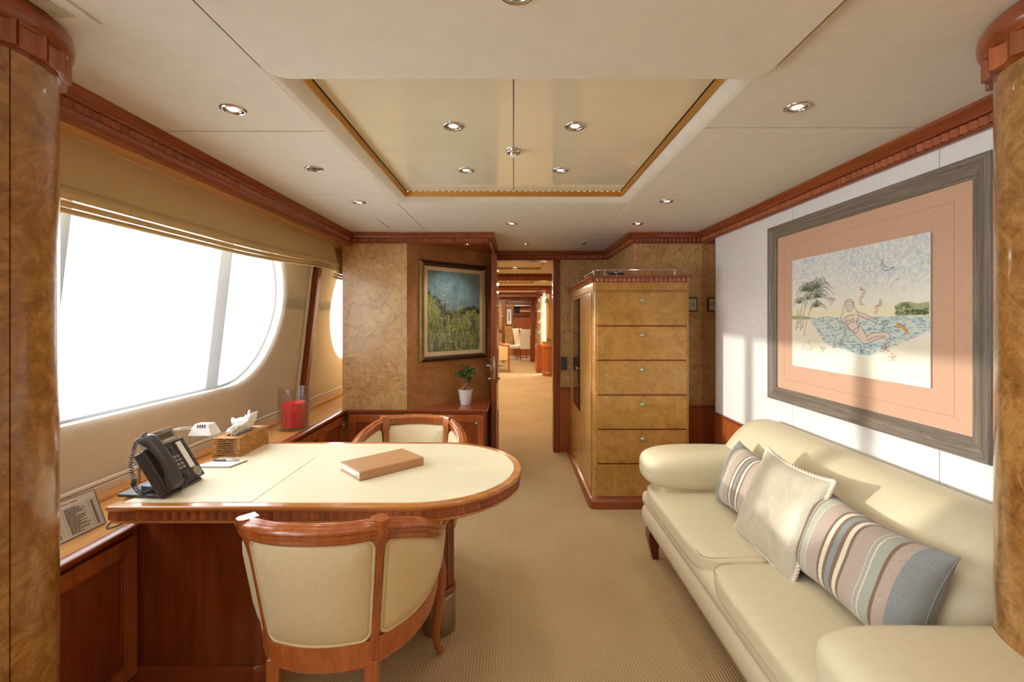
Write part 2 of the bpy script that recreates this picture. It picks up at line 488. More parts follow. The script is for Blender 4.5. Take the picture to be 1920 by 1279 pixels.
def rattan():
    m, t, b = nt('rattan_weave')
    v = coords(t, (1, 1, 1))
    f = noise(t, v, 90, 4, .7); g = noise(t, v, 14, 3)
    c = ramp(t, f, [(.3, srgb(126, 76, 30)), (.5, srgb(190, 136, 74)), (.72, srgb(222, 178, 116))])
    t.links.new(mixc(t, .4, c, ramp(t, g, [(.3, (.75, .7, .66, 1)), (.7, (1, 1, 1, 1))]), 'MULTIPLY'), b.inputs['Base Color'])
    b.inputs['Roughness'].default_value = .55; bump(t, b, f, .5, .002); return m
M['rattan'] = rattan()

def stripes():
    """woven cushion: bands across the long side (local x, metres)"""
    m, t, b = nt('striped_chenille')
    tc = t.nodes.new('ShaderNodeTexCoord'); sp = t.nodes.new('ShaderNodeSeparateXYZ')
    t.links.new(tc.outputs['UV'], sp.inputs[0])
    B = srgb(146, 150, 150); T = srgb(190, 170, 156); K = srgb(132, 106, 86); C = srgb(236, 224, 196); S = srgb(176, 178, 164)
    r = t.nodes.new('ShaderNodeValToRGB'); r.color_ramp.interpolation = 'CONSTANT'
    e = r.color_ramp.elements
    st = [(0, B), (.16, K), (.2, S), (.215, K), (.225, S), (.24, C), (.246, S), (.262, C), (.268, S), (.284, C), (.29, T), (.40, K), (.42, C), (.45, K), (.475, B), (.515, K),
          (.54, C), (.572, K), (.592, T), (.70, C), (.705, S), (.73, C), (.735, S), (.8, K), (.82, T), (.88, B)]
    while len(e) > 1: e.remove(e[-1])
    e[0].position = 0; e[0].color = B
    for p, c in st[1:]:
        x = e.new(p); x.color = c
    t.links.new(sp.outputs['X'], r.inputs['Fac'])
    f = noise(t, tc.outputs['Object'], 260, 4, .7)
    t.links.new(mixc(t, .75, r.outputs['Color'], ramp(t, f, [(.35, (.68, .68, .7, 1)), (.6, (1.05, 1.03, 1, 1))]), 'MULTIPLY'), b.inputs['Base Color'])
    b.inputs['Roughness'].default_value = .85; b.inputs['Sheen Weight'].default_value = .3
    bump(t, b, f, .5, .0015); return m
M['stripes'] = stripes()
def satin():
    m, t, b = nt('satin')
    v = coords(t, (1, 1, 1)); f = noise(t, v, 9, 5, .6, 1.5); g = noise(t, v, 26, 4, .6, .6)
    t.links.new(ramp(t, f, [(.3, srgb(184, 173, 148)), (.7, srgb(206, 196, 172))]), b.inputs['Base Color'])
    t.links.new(ramp(t, f, [(.3, (.3, .3, .3, 1)), (.7, (.5, .5, .5, 1))]), b.inputs['Roughness'])
    b.inputs['Sheen Weight'].default_value = .3; b.inputs['Specular IOR Level'].default_value = .55
    bump(t, b, math_n(t, 'ADD', f, math_n(t, 'MULTIPLY', g, .4)), .6, .006); return m
M['satin'] = satin()
def vcol(name, rough=.6, coat=0):
    m, t, b = nt(name)
    a = t.nodes.new('ShaderNodeAttribute'); a.attribute_name = 'Col'
    t.links.new(a.outputs['Color'], b.inputs['Base Color']); b.inputs['Roughness'].default_value = rough
    b.inputs['Coat Weight'].default_value = coat; b.inputs['Coat Roughness'].default_value = .03; return m
M['drawing'] = vcol('crayon_drawing', .75)
M['painting'] = vcol('meadow_painting', .5, .6)

# ------------------------------------------------------------------ floor, ceiling
CZ = 2.08
st = dict(kind='structure')
fl = empty('floor', (0, 0, 0), **st)
box('carpet', M['carpet'], fl, -1.9, 2.2, -2.6, 14.86, -.04, 0)
box('marble_floor', M['tile'], fl, -1.9, 2.2, 14.86, 17.9, -.04, .004)

ce = empty('ceiling', (0, 0, CZ), **st)
box('backing', M['gap'], ce, -1.85, 1.75, -2.6, 4.84, 2.16, 2.22)
def cpanel(x0, x1, y0, y1, z=CZ, t=.03, mat='ceiling', name='ceiling_panel', r=.004):
    box(name, M[mat], ce, x0, x1, y0, y1, z, z + t, bevel=r)
for x0, x1, y0, y1 in ((-1.62, -.703, -2.5, 1.697), (-1.62, -.703, 1.702, 2.557), (-1.62, -.703, 2.562, 3.688),
                       (.703, 1.56, -2.5, 1.668), (.703, 1.56, 1.673, 2.527), (.703, 1.56, 2.532, 3.688),
                       (-.70, .70, 2.763, 3.688), (-.70, .70, -2.5, 1.1), (-1.1, 1.0, 3.692, 4.72)):
    cpanel(x0, x1, y0, y1)
box('gap_backing', M['gap'], ce, -1.64, -.68, -2.55, 4.75, 2.112, 2.13)
box('gap_backing', M['gap'], ce, .68, 1.6, -2.55, 4.75, 2.112, 2.13)
box('gap_backing', M['gap'], ce, -.7, .7, 2.76, 4.75, 2.112, 2.13)
# lowered front panel with rounded corners
def rrect(x0, x1, y0, y1, r, n=8):
    p = []
    for cx, cy, a0 in ((x1 - r, y1 - r, 0), (x0 + r, y1 - r, 90), (x0 + r, y0 + r, 180), (x1 - r, y0 + r, 270)):
        for k in range(n + 1):
            a = math.radians(a0 + 90 * k / n); p.append((cx + r * math.cos(a), cy + r * math.sin(a)))
    return p
G().prism(rrect(-.69, .715, -1.6, 1.303, .06), 2.065, 2.0765).build('ceiling_panel', M['ceiling'], ce, bevel=.005, segs=3)
G().prism(rrect(-.701, .726, -1.6, 1.309, .068), 2.076, 2.0805).build('shadow_joint', M['gap'], ce)  # dark strip put in for the shade line around the panel edge
# rolled edge, gold reveal and lacquered panels of the recess
rp = [(-.703, 1.06), (-.703, 2.763), (.703, 2.763), (.703, 1.06)]
G().sweep(rp, [(0, 2.08), (.010, 2.0805), (.022, 2.0855), (.036, 2.094), (.050, 2.104), (.062, 2.112), (.062, 2.126), (0, 2.126)]).build('rolled_edge', M['ceiling'], ce, angle=50)
G().sweep(rp, [(.060, 2.106), (.0635, 2.106), (.069, 2.132), (.060, 2.132)]).build('gold_reveal', M['gold'], ce)
for x0, x1 in ((-.632, -.0015), (.0015, .632)):
    for y0, y1 in ((1.06, 2.0385), (2.0415, 2.71)):
        box('lacquer_panel', M['gloss'], ce, x0, x1, y0, y1, 2.136, 2.146, bevel=.001)
# rope of tiny lamps tucked above the gold reveal
rope = []
for p, t in resample([Vector((-.642, 1.3)), Vector((-.642, 2.702)), Vector((.642, 2.702)), Vector((.642, 1.3))], .035)[0]:
    rope.append(p)
g = G()
for p in rope: g.box(p.x - .0025, p.x + .0025, p.y - .0025, p.y + .0025, 2.1325, 2.1375)
g.build('rope_light', M['rope'], ce, kind='stuff')

def vent(x0, x1, y0, y1, label, fins, frame=.035):
    e = empty('ceiling_vent', ((x0 + x1) / 2, (y0 + y1) / 2, CZ), label, 'vent')
    g = G(); z0, z1 = CZ - .005, CZ + .001
    g.box(x0, x1, y0, y0 + frame, z0, z1).box(x0, x1, y1 - frame, y1, z0, z1).box(x0, x0 + frame, y0 + frame, y1 - frame, z0, z1).box(x1 - frame, x1, y0 + frame, y1 - frame, z0, z1)
    g.build('frame', M['ceiling'], e)
    box('backing', M['gap'], e, x0 + frame, x1 - frame, y0 + frame, y1 - frame, CZ - .001, CZ)
    if fins:
        me = None; n = int((x1 - x0 - 2 * frame) / .009)
        g = G()
        for k in range(n):
            x = x0 + frame + (k + .5) * .009
            g.box(x - .0022, x + .0022, y0 + frame, y1 - frame, z0 + .0012, CZ - .001)
        g.build('louvre_fins', M['ceiling'], e, kind='stuff')
    else:
        box('plate', M['ceiling'], e, x0 + frame + .003, x1 - frame - .003, y0 + frame + .003, y1 - frame - .003, CZ - .004, CZ - .001)
vent(-1.30, -.978, .72, 1.08, 'louvred ceiling vent beside the left column capital', True, .03)
vent(-1.195, -.957, 3.18, 3.50, 'plain square ceiling vent near the back of the window side', False, .012)

# ------------------------------------------------------------------ left wall: leaning hull lining with windows
def xw(z): return -1.76 + (z - .66) * .115
def hole(ya, yb, za, zb, ry, rz, n=10):
    p = []
    for cy, cz, a0 in ((yb - ry, zb - rz, 0), (ya + ry, zb - rz, 90), (ya + ry, za + rz, 180), (yb - ry, za + rz, 270)):
        for k in range(n + 1):
            a = math.radians(a0 + 90 * k / n); p.append((cy + ry * math.cos(a), cz + rz * math.sin(a)))
    return p
wl = empty('wall_left', (-1.8, 0, 0), **st)
def window_wall(num, y0, y1, ya, yb, za, zb, ry, rz, mull):
    h = hole(ya, yb, za, zb, ry, rz); cy, cz = (ya + yb) / 2, (za + zb) / 2
    z0, z1 = 0, 2.12; outer = []
    for (y, z) in h:
        dy, dz = y - cy, z - cz
        t = min([v for v in ((y1 - cy) / dy if dy > 1e-6 else 9, (y0 - cy) / dy if dy < -1e-6 else 9, (z1 - cz) / dz if dz > 1e-6 else 9, (z0 - cz) / dz if dz < -1e-6 else 9)])
        outer.append([cy + dy * t, cz + dz * t])
    for c in ((y1, z1), (y0, z1), (y0, z0), (y1, z0)):
        k = min(range(len(outer)), key=lambda i: (outer[i][0] - c[0]) ** 2 + (outer[i][1] - c[1]) ** 2); outer[k] = list(c)
    P = lambda y, z, o=0: (xw(z) - o, y, z)
    g = G(); g.strip([[P(y, z) for y, z in outer], [P(y, z) for y, z in h], [P(y, z, .09) for y, z in h], [P(y, z, .09) for y, z in outer]], closed_u=True)
    g.build('hull_lining', M['lining'], wl, angle=30, fixn=True)
    w = empty('window_%d' % num, (xw(za) - .1, cy, za), **st)
    h2 = hole(ya + .012, yb - .012, za + .012, zb - .012, ry, rz)
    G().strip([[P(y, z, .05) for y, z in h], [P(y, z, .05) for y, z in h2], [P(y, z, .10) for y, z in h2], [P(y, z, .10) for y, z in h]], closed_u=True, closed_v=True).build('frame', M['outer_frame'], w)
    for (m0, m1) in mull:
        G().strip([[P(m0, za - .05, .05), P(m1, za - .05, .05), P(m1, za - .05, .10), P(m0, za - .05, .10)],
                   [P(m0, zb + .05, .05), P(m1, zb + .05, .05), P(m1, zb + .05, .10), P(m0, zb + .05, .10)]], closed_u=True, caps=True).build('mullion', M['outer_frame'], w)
    ed = [ya - .04] + [(a + b) / 2 for a, b in mull] + [yb + .04]
    for a, b in zip(ed[:-1], ed[1:]):
        G().strip([[P(a + .002, za - .04, .101), P(b - .002, za - .04, .101), P(b - .002, za - .04, .107), P(a + .002, za - .04, .107)],
                   [P(a + .002, zb + .04, .101), P(b - .002, zb + .04, .101), P(b - .002, zb + .04, .107), P(a + .002, zb + .04, .107)]], closed_u=True, caps=True).build('pane', M['pane'], w)
window_wall(1, .85, 3.73, 1.05, 3.28, .967, 2.02, .53, .56, [(1.63, 1.73), (2.62, 2.725)])
window_wall(2, -2.5, .85, -1.9, .55, .967, 2.02, .5, .56, [(-1.1, -1.0), (-.2, -.1)])
window_wall(3, 3.73, 5.6, 4.14, 5.45, .967, 2.02, .53, .56, [])

def hull_slab(name, mat, parent, y0, y1, z0, z1, o0, o1, **kw):
    P = lambda y, z, o=0: (xw(z) + o, y, z)
    return G().strip([[P(y0, z0, o0), P(y1, z0, o0), P(y1, z0, o1), P(y0, z0, o1)], [P(y0, z1, o0), P(y1, z1, o0), P(y1, z1, o1), P(y0, z1, o1)]], closed_u=True, caps=True).build(name, mat, parent, **kw)
hull_slab('trim_1', M['cherry'], None, 3.695, 3.765, .69, 2.0, .004, .05, bevel=.006, kind='structure')
for a, b, lab in ((.93, 3.62, 'sheer white screen stretched over the large oval window'), (3.86, 5.5, 'sheer white screen over the far window, half hidden by the burl wall')):
    e = empty('sheer_screen', (xw(.69) + .02, (a + b) / 2, .69), lab, 'screen', 'sheer window screens')
    n = 3 if a < 3 else 2
    for k in range(n):
        ya, yb = a + (b - a) * k / n, a + (b - a) * (k + 1) / n
        # a single skin of cloth, rippling a few millimetres
        P = lambda y, z: (xw(z) + .02 + .0015 * math.sin(y * 23) * (2 - z), y, z)
        rows = [[P(ya + (yb - ya) * i / 10, .70 + 1.28 * j / 6) for i in range(11)] for j in range(7)]
        G().strip(rows).build('cloth', M['sheer'], e, fixn=False)
    hull_slab('bottom_rail', M['white_wall'], e, a, b, .69, .705, .012, .03, bevel=.003)
    if a > 3:
        pass
for y in (3.645, 3.79):
    hull_slab('side_batten', M['lining'], wl, y - .012, y + .012, .69, 2.0, .002, .022, bevel=.004)

# pelmet above the window
pl = empty('trim_2', (-1.40, 2.4, 1.975), **st)
box('pelmet_board', M['ledge_top'], pl, -1.60, -1.345, 1.03, 5.5, 1.975, 2.078)  # lighter wood stands in for window light caught by the underside
G().sweep([(-1.345, 1.03), (-1.345, 3.708)], [(0, 2.079), (.045, 2.079), (.043, 2.069), (.032, 2.055), (.028, 2.042), (.028, 2.037), (.016, 2.035), (.016, 2.008), (.03, 2.006), (.034, 2.001), (.034, 1.978), (.03, 1.971), (0, 1.969)]).build('cornice', M['cherry_y'], pl, angle=30)
flutes([(-1.345, 1.03), (-1.345, 3.70)], .016, 2.0085, .033, .026, .012, M['flute'], pl, single=lambda p: p.y < 2.0)

# ------------------------------------------------------------------ back walls
wb = empty('wall_back', (0, 3.71, 0), **st)
box('burl_panel', M['burl_wall'], wb, -1.398, -.87, 3.712, 3.75, .62, 2.079, bevel=.002)
box('side_panel', M['burl_wall'], wb, -1.398, -1.36, 3.752, 5.6, 0, 2.079)
u = Vector((.66, .67)).normalized(); w = Vector((-u.y, u.x))
a = Vector((-.87, 3.715)); b = Vector((-.21, 4.385))
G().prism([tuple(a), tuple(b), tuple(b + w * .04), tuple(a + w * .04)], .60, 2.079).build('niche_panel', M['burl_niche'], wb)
box('side_panel', M['burl_niche'], wb, -.25, -.21, 4.39, 4.72, 0, 2.079)
box('back_board', M['cherry'], wb, -1.8, -1.36, 5.6, 5.66, 0, 2.1)
G().prism([(-.87, 3.712), (-.212, 3.712), (-.212, 4.38)], 2.008, 2.079).build('soffit', M['cherry_x'], wb)
# doorway wall
box('burl_panel', M['burl_wall'], wb, .475, .98, 4.72, 4.78, .672, 2.079)
box('dado', M['cherry_panel'], wb, .475, .98, 4.715, 4.78, 0, .655)
box('dado_cap', M['cherry_x'], wb, .475, .98, 4.705, 4.78, .655, .675, bevel=.004)
box('header', M['cherry_x'], wb, -.25, .98, 4.725, 4.84, 1.992, 2.079)
box('wall_core', M['cherry'], wb, .475, 1.7, 4.782, 4.84, 0, 2.1)
box('wall_core', M['cherry'], wb, -1.36, -.25, 4.782, 4.84, 0, 2.1)
box('header_panel', M['cherry_x'], wb, -1.36, 1.7, 4.845, 4.9, 1.99, 2.2)
# right-hand niche and corner
box('burl_panel', M['burl_wall'], wb, .98, 1.02, 3.712, 4.72, .672, 2.079)
box('burl_panel', M['burl_wall'], wb, 1.022, 1.54, 3.712, 3.75, .672, 2.079, bevel=.002)
box('dado', M['cherry_panel'], wb, .98, 1.54, 3.708, 3.75, 0, .655)
box('dado_cap', M['cherry_x'], wb, .98, 1.54, 3.698, 3.75, .655, .675, bevel=.004)
# door lining
d1 = empty('door_1', (.12, 4.72, 0), **st)
box('jamb', M['cherry'], d1, .41, .475, 4.70, 4.86, 0, 1.985, bevel=.005)
box('jamb', M['cherry'], d1, -.212, -.16, 4.725, 4.86, 0, 1.985, bevel=.005)
box('lintel', M['cherry_x'], d1, -.212, .475, 4.70, 4.86, 1.985, 2.0, bevel=.004)
box('jamb_strip', M['chrome'], d1, .406, .4105, 4.74, 4.77, .62, 1.9)  # tall chrome strip along the inner edge of the jamb
# crown moulding running round the back and right walls
crown_prof = [(0, 2.079), (.055, 2.079), (.053, 2.069), (.038, 2.055), (.031, 2.043), (.030, 2.038), (.014, 2.036), (.014, 2.004), (.022, 2.002), (.022, 1.996), (.018, 1.993), (0, 1.993)]
cp = [(-1.30, 3.712), (-.212, 3.712), (-.212, 4.72), (.98, 4.72), (.98, 3.712), (1.54, 3.712), (1.54, 1.02)]
t3 = empty('trim_3', (0, 3.7, 1.993), **st)
G().sweep(cp, crown_prof).build('crown_moulding', M['cherry_y'], t3, angle=30)
for i in range(len(cp) - 1):
    flutes(cp[i:i + 2], .014, 2.0055, .033, .029, .012, M['flute'], t3, single=lambda p: p.x > 1.3 and p.y < 2.3)

# ------------------------------------------------------------------ right wall
wr = empty('wall_right', (1.56, 0, 0), **st)
for y0, y1 in ((.9, 1.6445), (1.6475, 2.5085), (2.5115, 3.473)):
    box('wall_panel', M['white_wall'], wr, 1.54, 1.57, y0, y1, .672, 2.079, bevel=.002)
box('backing', M['gap'], wr, 1.565, 1.62, -2.5, 3.9, 0, 2.16)
box('dado', M['cherry_panel'], wr, 1.535, 1.57, .9, 3.473, 0, .655)
box('dado_cap', M['cherry_y'], wr, 1.522, 1.57, .9, 3.473, .655, .675, bevel=.004)
box('corner_mirror', M['mirror'], wr, 1.538, 1.56, 3.48, 3.708, 0, 2.0)
box('wall_panel', M['burl_wall'], wr, 1.54, 1.57, -2.5, .897, 0, 2.079)
wn = box('wall_near', M['burl_wall'], None, -1.9, 1.6, -2.56, -2.5, 0, 2.1, kind='structure')

# ------------------------------------------------------------------ columns
def column(cx, cy, r, R, ray, ang, label):
    e = empty('column', (cx, cy, 0), label=label, kind='structure')
    G().lathe([(r - .006, 0), (r - .006, 2.06)], (cx, cy, 0), 48).build('core', M['cherry'], e)
    # seam direction that faces the room
    d = Vector((ray, 1)).normalized(); c = Vector((cx, cy))
    tt = d.dot(c) - math.sqrt(max(r * r - (c - d * d.dot(c)).length ** 2, 0)); q = d * tt - c
    a0 = math.radians(ang) if ang else math.atan2(q.y, q.x)
    for k in range(6):
        g = G(); s0 = a0 + k * PI / 3 + .008; s1 = a0 + (k + 1) * PI / 3 - .008; rows = []
        for i in range(13):
            s = s0 + (s1 - s0) * i / 12
            rows.append([(cx + q_ * math.cos(s), cy + q_ * math.sin(s), z) for q_, z in ((r, .12), (r, 1.972), (r - .005, 1.972), (r - .005, .12))])
        g.strip(rows, closed_u=True, caps=True).build('veneer_panel', M['burl_column'], e, angle=40)
    G().lathe([(r + .012, 0), (r + .012, .1), (r, .12)], (cx, cy, 0), 48).build('plinth', M['cherry'], e, bevel=.004)
    G().lathe([(r + .004, 1.963), (r + .006, 2.019), (r + .012, 2.018), (R - .012, 2.022), (R - .002, 2.036), (R, 2.052), (R - .003, 2.066), (R - .012, 2.0795)], (cx, cy, 0), 64).build('capital', M['cherry_x'], e, angle=50)
    n = 20; me = flute_mesh(2 * PI * (r + .012) / n, .054, .016)
    if not me.materials: me.materials.append(M['flute'])
    for k in range(n):
        a = a0 + 2 * PI * (k + .5) / n
        o = bpy.data.objects.new('flute', me); COL.objects.link(o); o.parent = e
        o.location = ((r + .003) * math.cos(a), (r + .003) * math.sin(a), 1.969); o.rotation_euler = (0, 0, a + PI / 2)
    return e
column(-1.2585, 1.012, .177, .206, -1.107, 0, 'burl veneered round column at the left edge, beside the window')
column(1.318, .993, .187, .218, 1.10, 118, 'burl veneered round column at the right edge, beside the sofa')

# ------------------------------------------------------------------ downlights
def downlight(x, y, z, label, lit=True, power=7, r=.041, spread=115, kind='round', group='chrome ceiling downlights'):
    e = empty('ceiling_light', (x, y, z), label, 'light', group)
    G().lathe([(r - .012, z + .001), (r, z + .001), (r, z - .0025), (r - .004, z - .006), (r - .010, z - .0065), (r - .013, z - .003), (r - .013, z + .012), (r - .016, z + .012), (r - .016, z + .001)], (x, y, 0), 32, caps=False).build('rim', M['chrome'], e, angle=60)
    if kind == 'nozzle':
        G().lathe([(0.0005, z - .004), (r - .018, z - .004), (r - .014, z - .001)], (x, y, 0), 24, caps=False).build('plate', M['lens'], e)
        g = G()
        for k in range(3):
            a = 2 * PI * k / 3; g.lathe([(.006, z - .009), (.007, z - .004)], (x + .014 * math.cos(a), y + .014 * math.sin(a), 0), 10)
        g.build('nozzle', M['chrome'], e)
    else:
        G().lathe([(r - .014, z - .002), (r - .020, z + .002), (r - .024, z + .002)], (x, y, 0), 24, caps=False).build('reflector', M['lens'], e)
        G().lathe([(.0005, z - .003), (r - .027, z - .0025), (r - .024, z + .0015)], (x, y, 0), 20, caps=False).build('bulb', M['lamp_glow'] if lit else M['lens'], e)
        if lit:
            l = add_light('downlight_beam', 'SPOT', (x, y, z - .02), power, WARM, spot_size=math.radians(spread), spot_blend=.7, shadow_soft_size=.03)
for x, y, lab in ((-.236, 1.783, 'near left lamp of the four in the glossy ceiling recess'), (.241, 1.783, 'near right lamp of the four in the glossy ceiling recess'),
                  (-.241, 2.312, 'far left lamp of the four in the glossy ceiling recess'), (.238, 2.312, 'far right lamp of the four in the glossy ceiling recess')):
    downlight(x, y, 2.136, 'chrome downlight, ' + lab)
downlight(-.936, 1.519, CZ, 'bright chrome downlight nearest the left column in the suede ceiling')
downlight(-.928, 2.117, CZ, 'unlit chrome nozzle fitting between two downlights over the desk', kind='nozzle', group=None)
downlight(-.927, 2.727, CZ, 'chrome downlight in the ceiling next to the square vent')
downlight(.938, 1.504, CZ, 'chrome downlight with a dim lens in the ceiling nearest the right column', power=5)
downlight(.909, 2.70, CZ, 'chrome downlight in the ceiling above the far sofa arm')
downlight(.911, 3.336, CZ, 'chrome downlight in the ceiling just in front of the drawer cabinet')
downlight(-.015, 3.336, CZ, 'chrome downlight in the middle of the panel behind the ceiling recess')
downlight(.112, 4.235, CZ, 'small chrome downlight right in front of the doorway', r=.036)
downlight(.65, 4.205, CZ, 'small unlit chrome downlight over the corner between doorway and cabinet', lit=False, r=.034)
downlight(-.389, 3.81, 2.008, 'chrome downlight in the dark wood soffit above the niche painting', power=12, r=.034)
downlight(.007, .948, 2.065, 'chrome downlight in the lowered front ceiling panel, cut by the top edge', r=.042)
sd = empty('smoke_detector', (0, 2.04, 2.136), 'round chrome smoke detector centred in the glossy recess', 'detector')
G().lathe([(.0005, 2.113), (.02, 2.113), (.022, 2.118), (.03, 2.122), (.033, 2.126), (.033, 2.136)], (0, 2.04, 0), 28, caps=False).build('cap', M['chrome'], sd, angle=40)
G().lathe([(.0005, 2.108), (.014, 2.108), (.018, 2.114)], (0, 2.04, 0), 20, caps=False).build('sensor', M['white_ceramic'], sd)

# ------------------------------------------------------------------ roman blinds
def blind(y0, y1, x0, label, lift):
    e = empty('roman_blind', (x0, (y0 + y1) / 2, 1.70), label, 'blind', 'cream roman blinds')
    def rise(y): 
        t = min(max((y - 2.3) / 1.4, 0), 1); return lift * t * t * (3 - 2 * t)
    def sheet(name, prof):
        rows = []
        n = 26
        for i in range(n + 1):
            y = y0 + (y1 - y0) * i / n; r = rise(y)
            rows.append([(x0 + px, y, pz + r * (1.975 - pz) / .27) for px, pz in prof])
        G().strip(rows, closed_u=True, caps=True).build(name, M['foil'], e, angle=60)
    sheet('drop', [(0, 1.974), (.012, 1.90), (.024, 1.83), (.030, 1.80), (.024, 1.795), (.016, 1.83), (.004, 1.90), (-.006, 1.974)])
    for k, (zt, zb, bx) in enumerate(((1.806, 1.758, .046), (1.760, 1.735, .038), (1.738, 1.715, .028))):
        sheet('fold', [(bx - .040, zt + .004), (bx - .014, zt - .004), (bx - .003, zt - (zt - zb) * .45), (bx, zb + .007), (bx - .004, zb + .001), (bx - .012, zb), (bx - .02, zb + .005), (bx - .040, zt - .010)])
    for yy in (y0 + .25, (y0 + y1) / 2, y1 - .03):
        G().tube([(x0 - .016, yy, 1.97), (x0 - .016, yy, 1.735 + rise(yy))], .0015, 6).build('cord', M['white_wall'], e)
blind(1.04, 3.66, -1.445, 'long cream roman blind gathered up over the large window', .055)
blind(3.80, 5.4, -1.50, 'second cream roman blind, a corner showing beside the burl wall', 0)

# ------------------------------------------------------------------ window ledge and its cabinets
LZ = .64
lg = empty('window_ledge', (-1.56, 3.1, LZ), 'long cherry window ledge carrying the candle, lamp and sign', 'ledge')
G().sweep([(-1.40, 1.06), (-1.40, 3.735)], [(0, LZ), (.036, LZ), (.042, LZ - .004), (.042, LZ - .014), (.034, LZ - .019), (.030, LZ - .030), (.020, LZ - .036), (0, LZ - .036)]).build('nosing', M['cherry_y'], lg, angle=40)
box('top', M['ledge_top'], lg, -1.762, -1.40, 1.06, 5.6, LZ - .03, LZ, bevel=.001)
hull_slab('upstand', M['lining'], lg, 1.06, 5.6, LZ, LZ + .045, .002, .032, bevel=.004)
hull_slab('upstand_step', M['ledge_top'], lg, 1.06, 5.6, LZ, LZ + .016, .032, .10, bevel=.003)

def framed_door(parent, axis, at, a0, a1, z0, z1, mat='cherry_panel', name='door', knob=None, kmat='green_gem'):
    """raised-frame door. axis 'x': faces -y at y=at, spans x; axis 'y': faces +x at x=at, spans y"""
    def B(g, a, b, c, d, dep0, dep1):
        if axis == 'x': g.box(a, b, at - dep1, at - dep0, c, d)
        else: g.box(at + dep0, at + dep1, a, b, c, d)
        return g
    fw = .055
    g = G(); B(g, a0, a1, z0, z0 + fw, 0, .02); B(g, a0, a1, z1 - fw, z1, 0, .02); B(g, a0, a0 + fw, z0 + fw, z1 - fw, 0, .02); B(g, a1 - fw, a1, z0 + fw, z1 - fw, 0, .02)
    d = g.build(name, M[mat], parent, bevel=.003)
    B(G(), a0 + fw, a1 - fw, z0 + fw, z1 - fw, 0, .009).build('inset_panel', M['cherry'], d, bevel=.001)
    g = G(); q = .010
    for (p0, p1, r0, r1) in ((a0 + fw, a1 - fw, z0 + fw, z0 + fw + q), (a0 + fw, a1 - fw, z1 - fw - q, z1 - fw), (a0 + fw, a0 + fw + q, z0 + fw + q, z1 - fw - q), (a1 - fw - q, a1 - fw, z0 + fw + q, z1 - fw - q)):
        B(g, p0, p1, r0, r1, .009, .0165)
    g.build('bead', M['cherry_x'], d, bevel=.003)
    if knob:
        ka, kz = knob
        c = (ka, at - .02, kz) if axis == 'x' else (at + .02, ka, kz)
        knob_at(c, d, axis, kmat)
    return d
def knob_at(c, parent, axis, kmat='green_gem', s=1.0):
    sg = -1 if axis == 'x' else 1
    prof = [(.0085, 0), (.0085, .003), (.0045, .004), (.0045, .012), (.011, .015), (.012, .019), (.009, .022)]
    prof = [(r * s, q * s * sg) for r, q in prof]
    k = G().lathe(prof, c, 16, ax='y' if axis == 'x' else 'x').build('knob', M['chrome'], parent)
    G().lathe([(.009 * s, .0215 * s * sg), (.0085 * s, .0235 * s * sg), (.005 * s, .0255 * s * sg)], c, 16, ax='y' if axis == 'x' else 'x').build('gem', M[kmat], parent)

def ledge_cab(y0, y1, label, knob=None):
    e = empty('ledge_cabinet', (-1.55, (y0 + y1) / 2, 0), label, 'cabinet', 'cherry cabinets under the window ledge')
    box('body', M['cherry'], e, -1.77, -1.392, y0 + .001, y1 - .001, 0, .602)
    box('plinth', M['cherry_y'], e, -1.392, -1.376, y0 + .001, y1 - .001, 0, .08, bevel=.003)
    framed_door(e, 'y', -1.391, y0 + .004, y1 - .004, .09, .598, knob=knob)
ledge_cab(1.20, 1.664, 'cherry ledge cabinet nearest the camera, in front of the desk side')
ledge_cab(2.33, 2.79, 'cherry ledge cabinet directly behind the far desk edge')
ledge_cab(2.79, 3.25, 'cherry ledge cabinet in the middle, below the candle')
ledge_cab(3.25, 3.685, 'cherry ledge cabinet in the back corner by the burl wall', (3.62, .54))

# low cabinet along the back wall with its triangular niche top
cc = empty('corner_cabinet', (-.79, 3.72, 0), 'low cherry cabinet below the niche, carrying the potted plant', 'cabinet')
top = [(-1.385, 3.700), (-.215, 3.700), (-.215, 4.365), (-.87, 3.71), (-1.385, 3.71)]
G().prism([(-1.352, 3.702), (-.224, 3.702), (-.224, 4.36), (-.872, 3.711), (-1.352, 3.711)], LZ - .028, LZ).build('top', M['cherry_x'], cc, bevel=.001)
G().sweep([(-1.352, 3.708), (-.228, 3.708), (-.228, 4.36)], [(0, LZ), (.014, LZ), (.02, LZ - .004), (.02, LZ - .013), (.012, LZ - .018), (.009, LZ - .03), (0, LZ - .034)]).build('nosing', M['cherry_x'], cc, angle=40)
G().prism([(-1.352, 3.712), (-.232, 3.712), (-.232, 4.35), (-.87, 3.713)], 0, LZ - .03).build('body', M['cherry'], cc)
box('plinth', M['cherry_x'], cc, -1.352, -.232, 3.700, 3.712, 0, .08, bevel=.003)
framed_door(cc, 'x', 3.712, -1.345, -.80, .09, .60)
framed_door(cc, 'x', 3.712, -.795, -.240, .09, .60, knob=(-.304, .538))

# ------------------------------------------------------------------ desk
DZ = .75
dk = empty('desk', (-.65, 1.93, 0), 'cherry desk with cream leather top and rounded end', 'desk')
R_ = .40; cxd = -.366; cyd = 1.9265
def desk_path(inset, closed_all=True):
    p = [(-1.368 + inset, 1.5265 + inset)]
    r = R_ - inset
    for k in range(25):
        a = -PI / 2 + PI * k / 24; p.append((cxd + r * math.cos(a), cyd + r * math.sin(a)))
    p.append((-1.368 + inset, 2.3265 - inset))
    return p
path = desk_path(0)
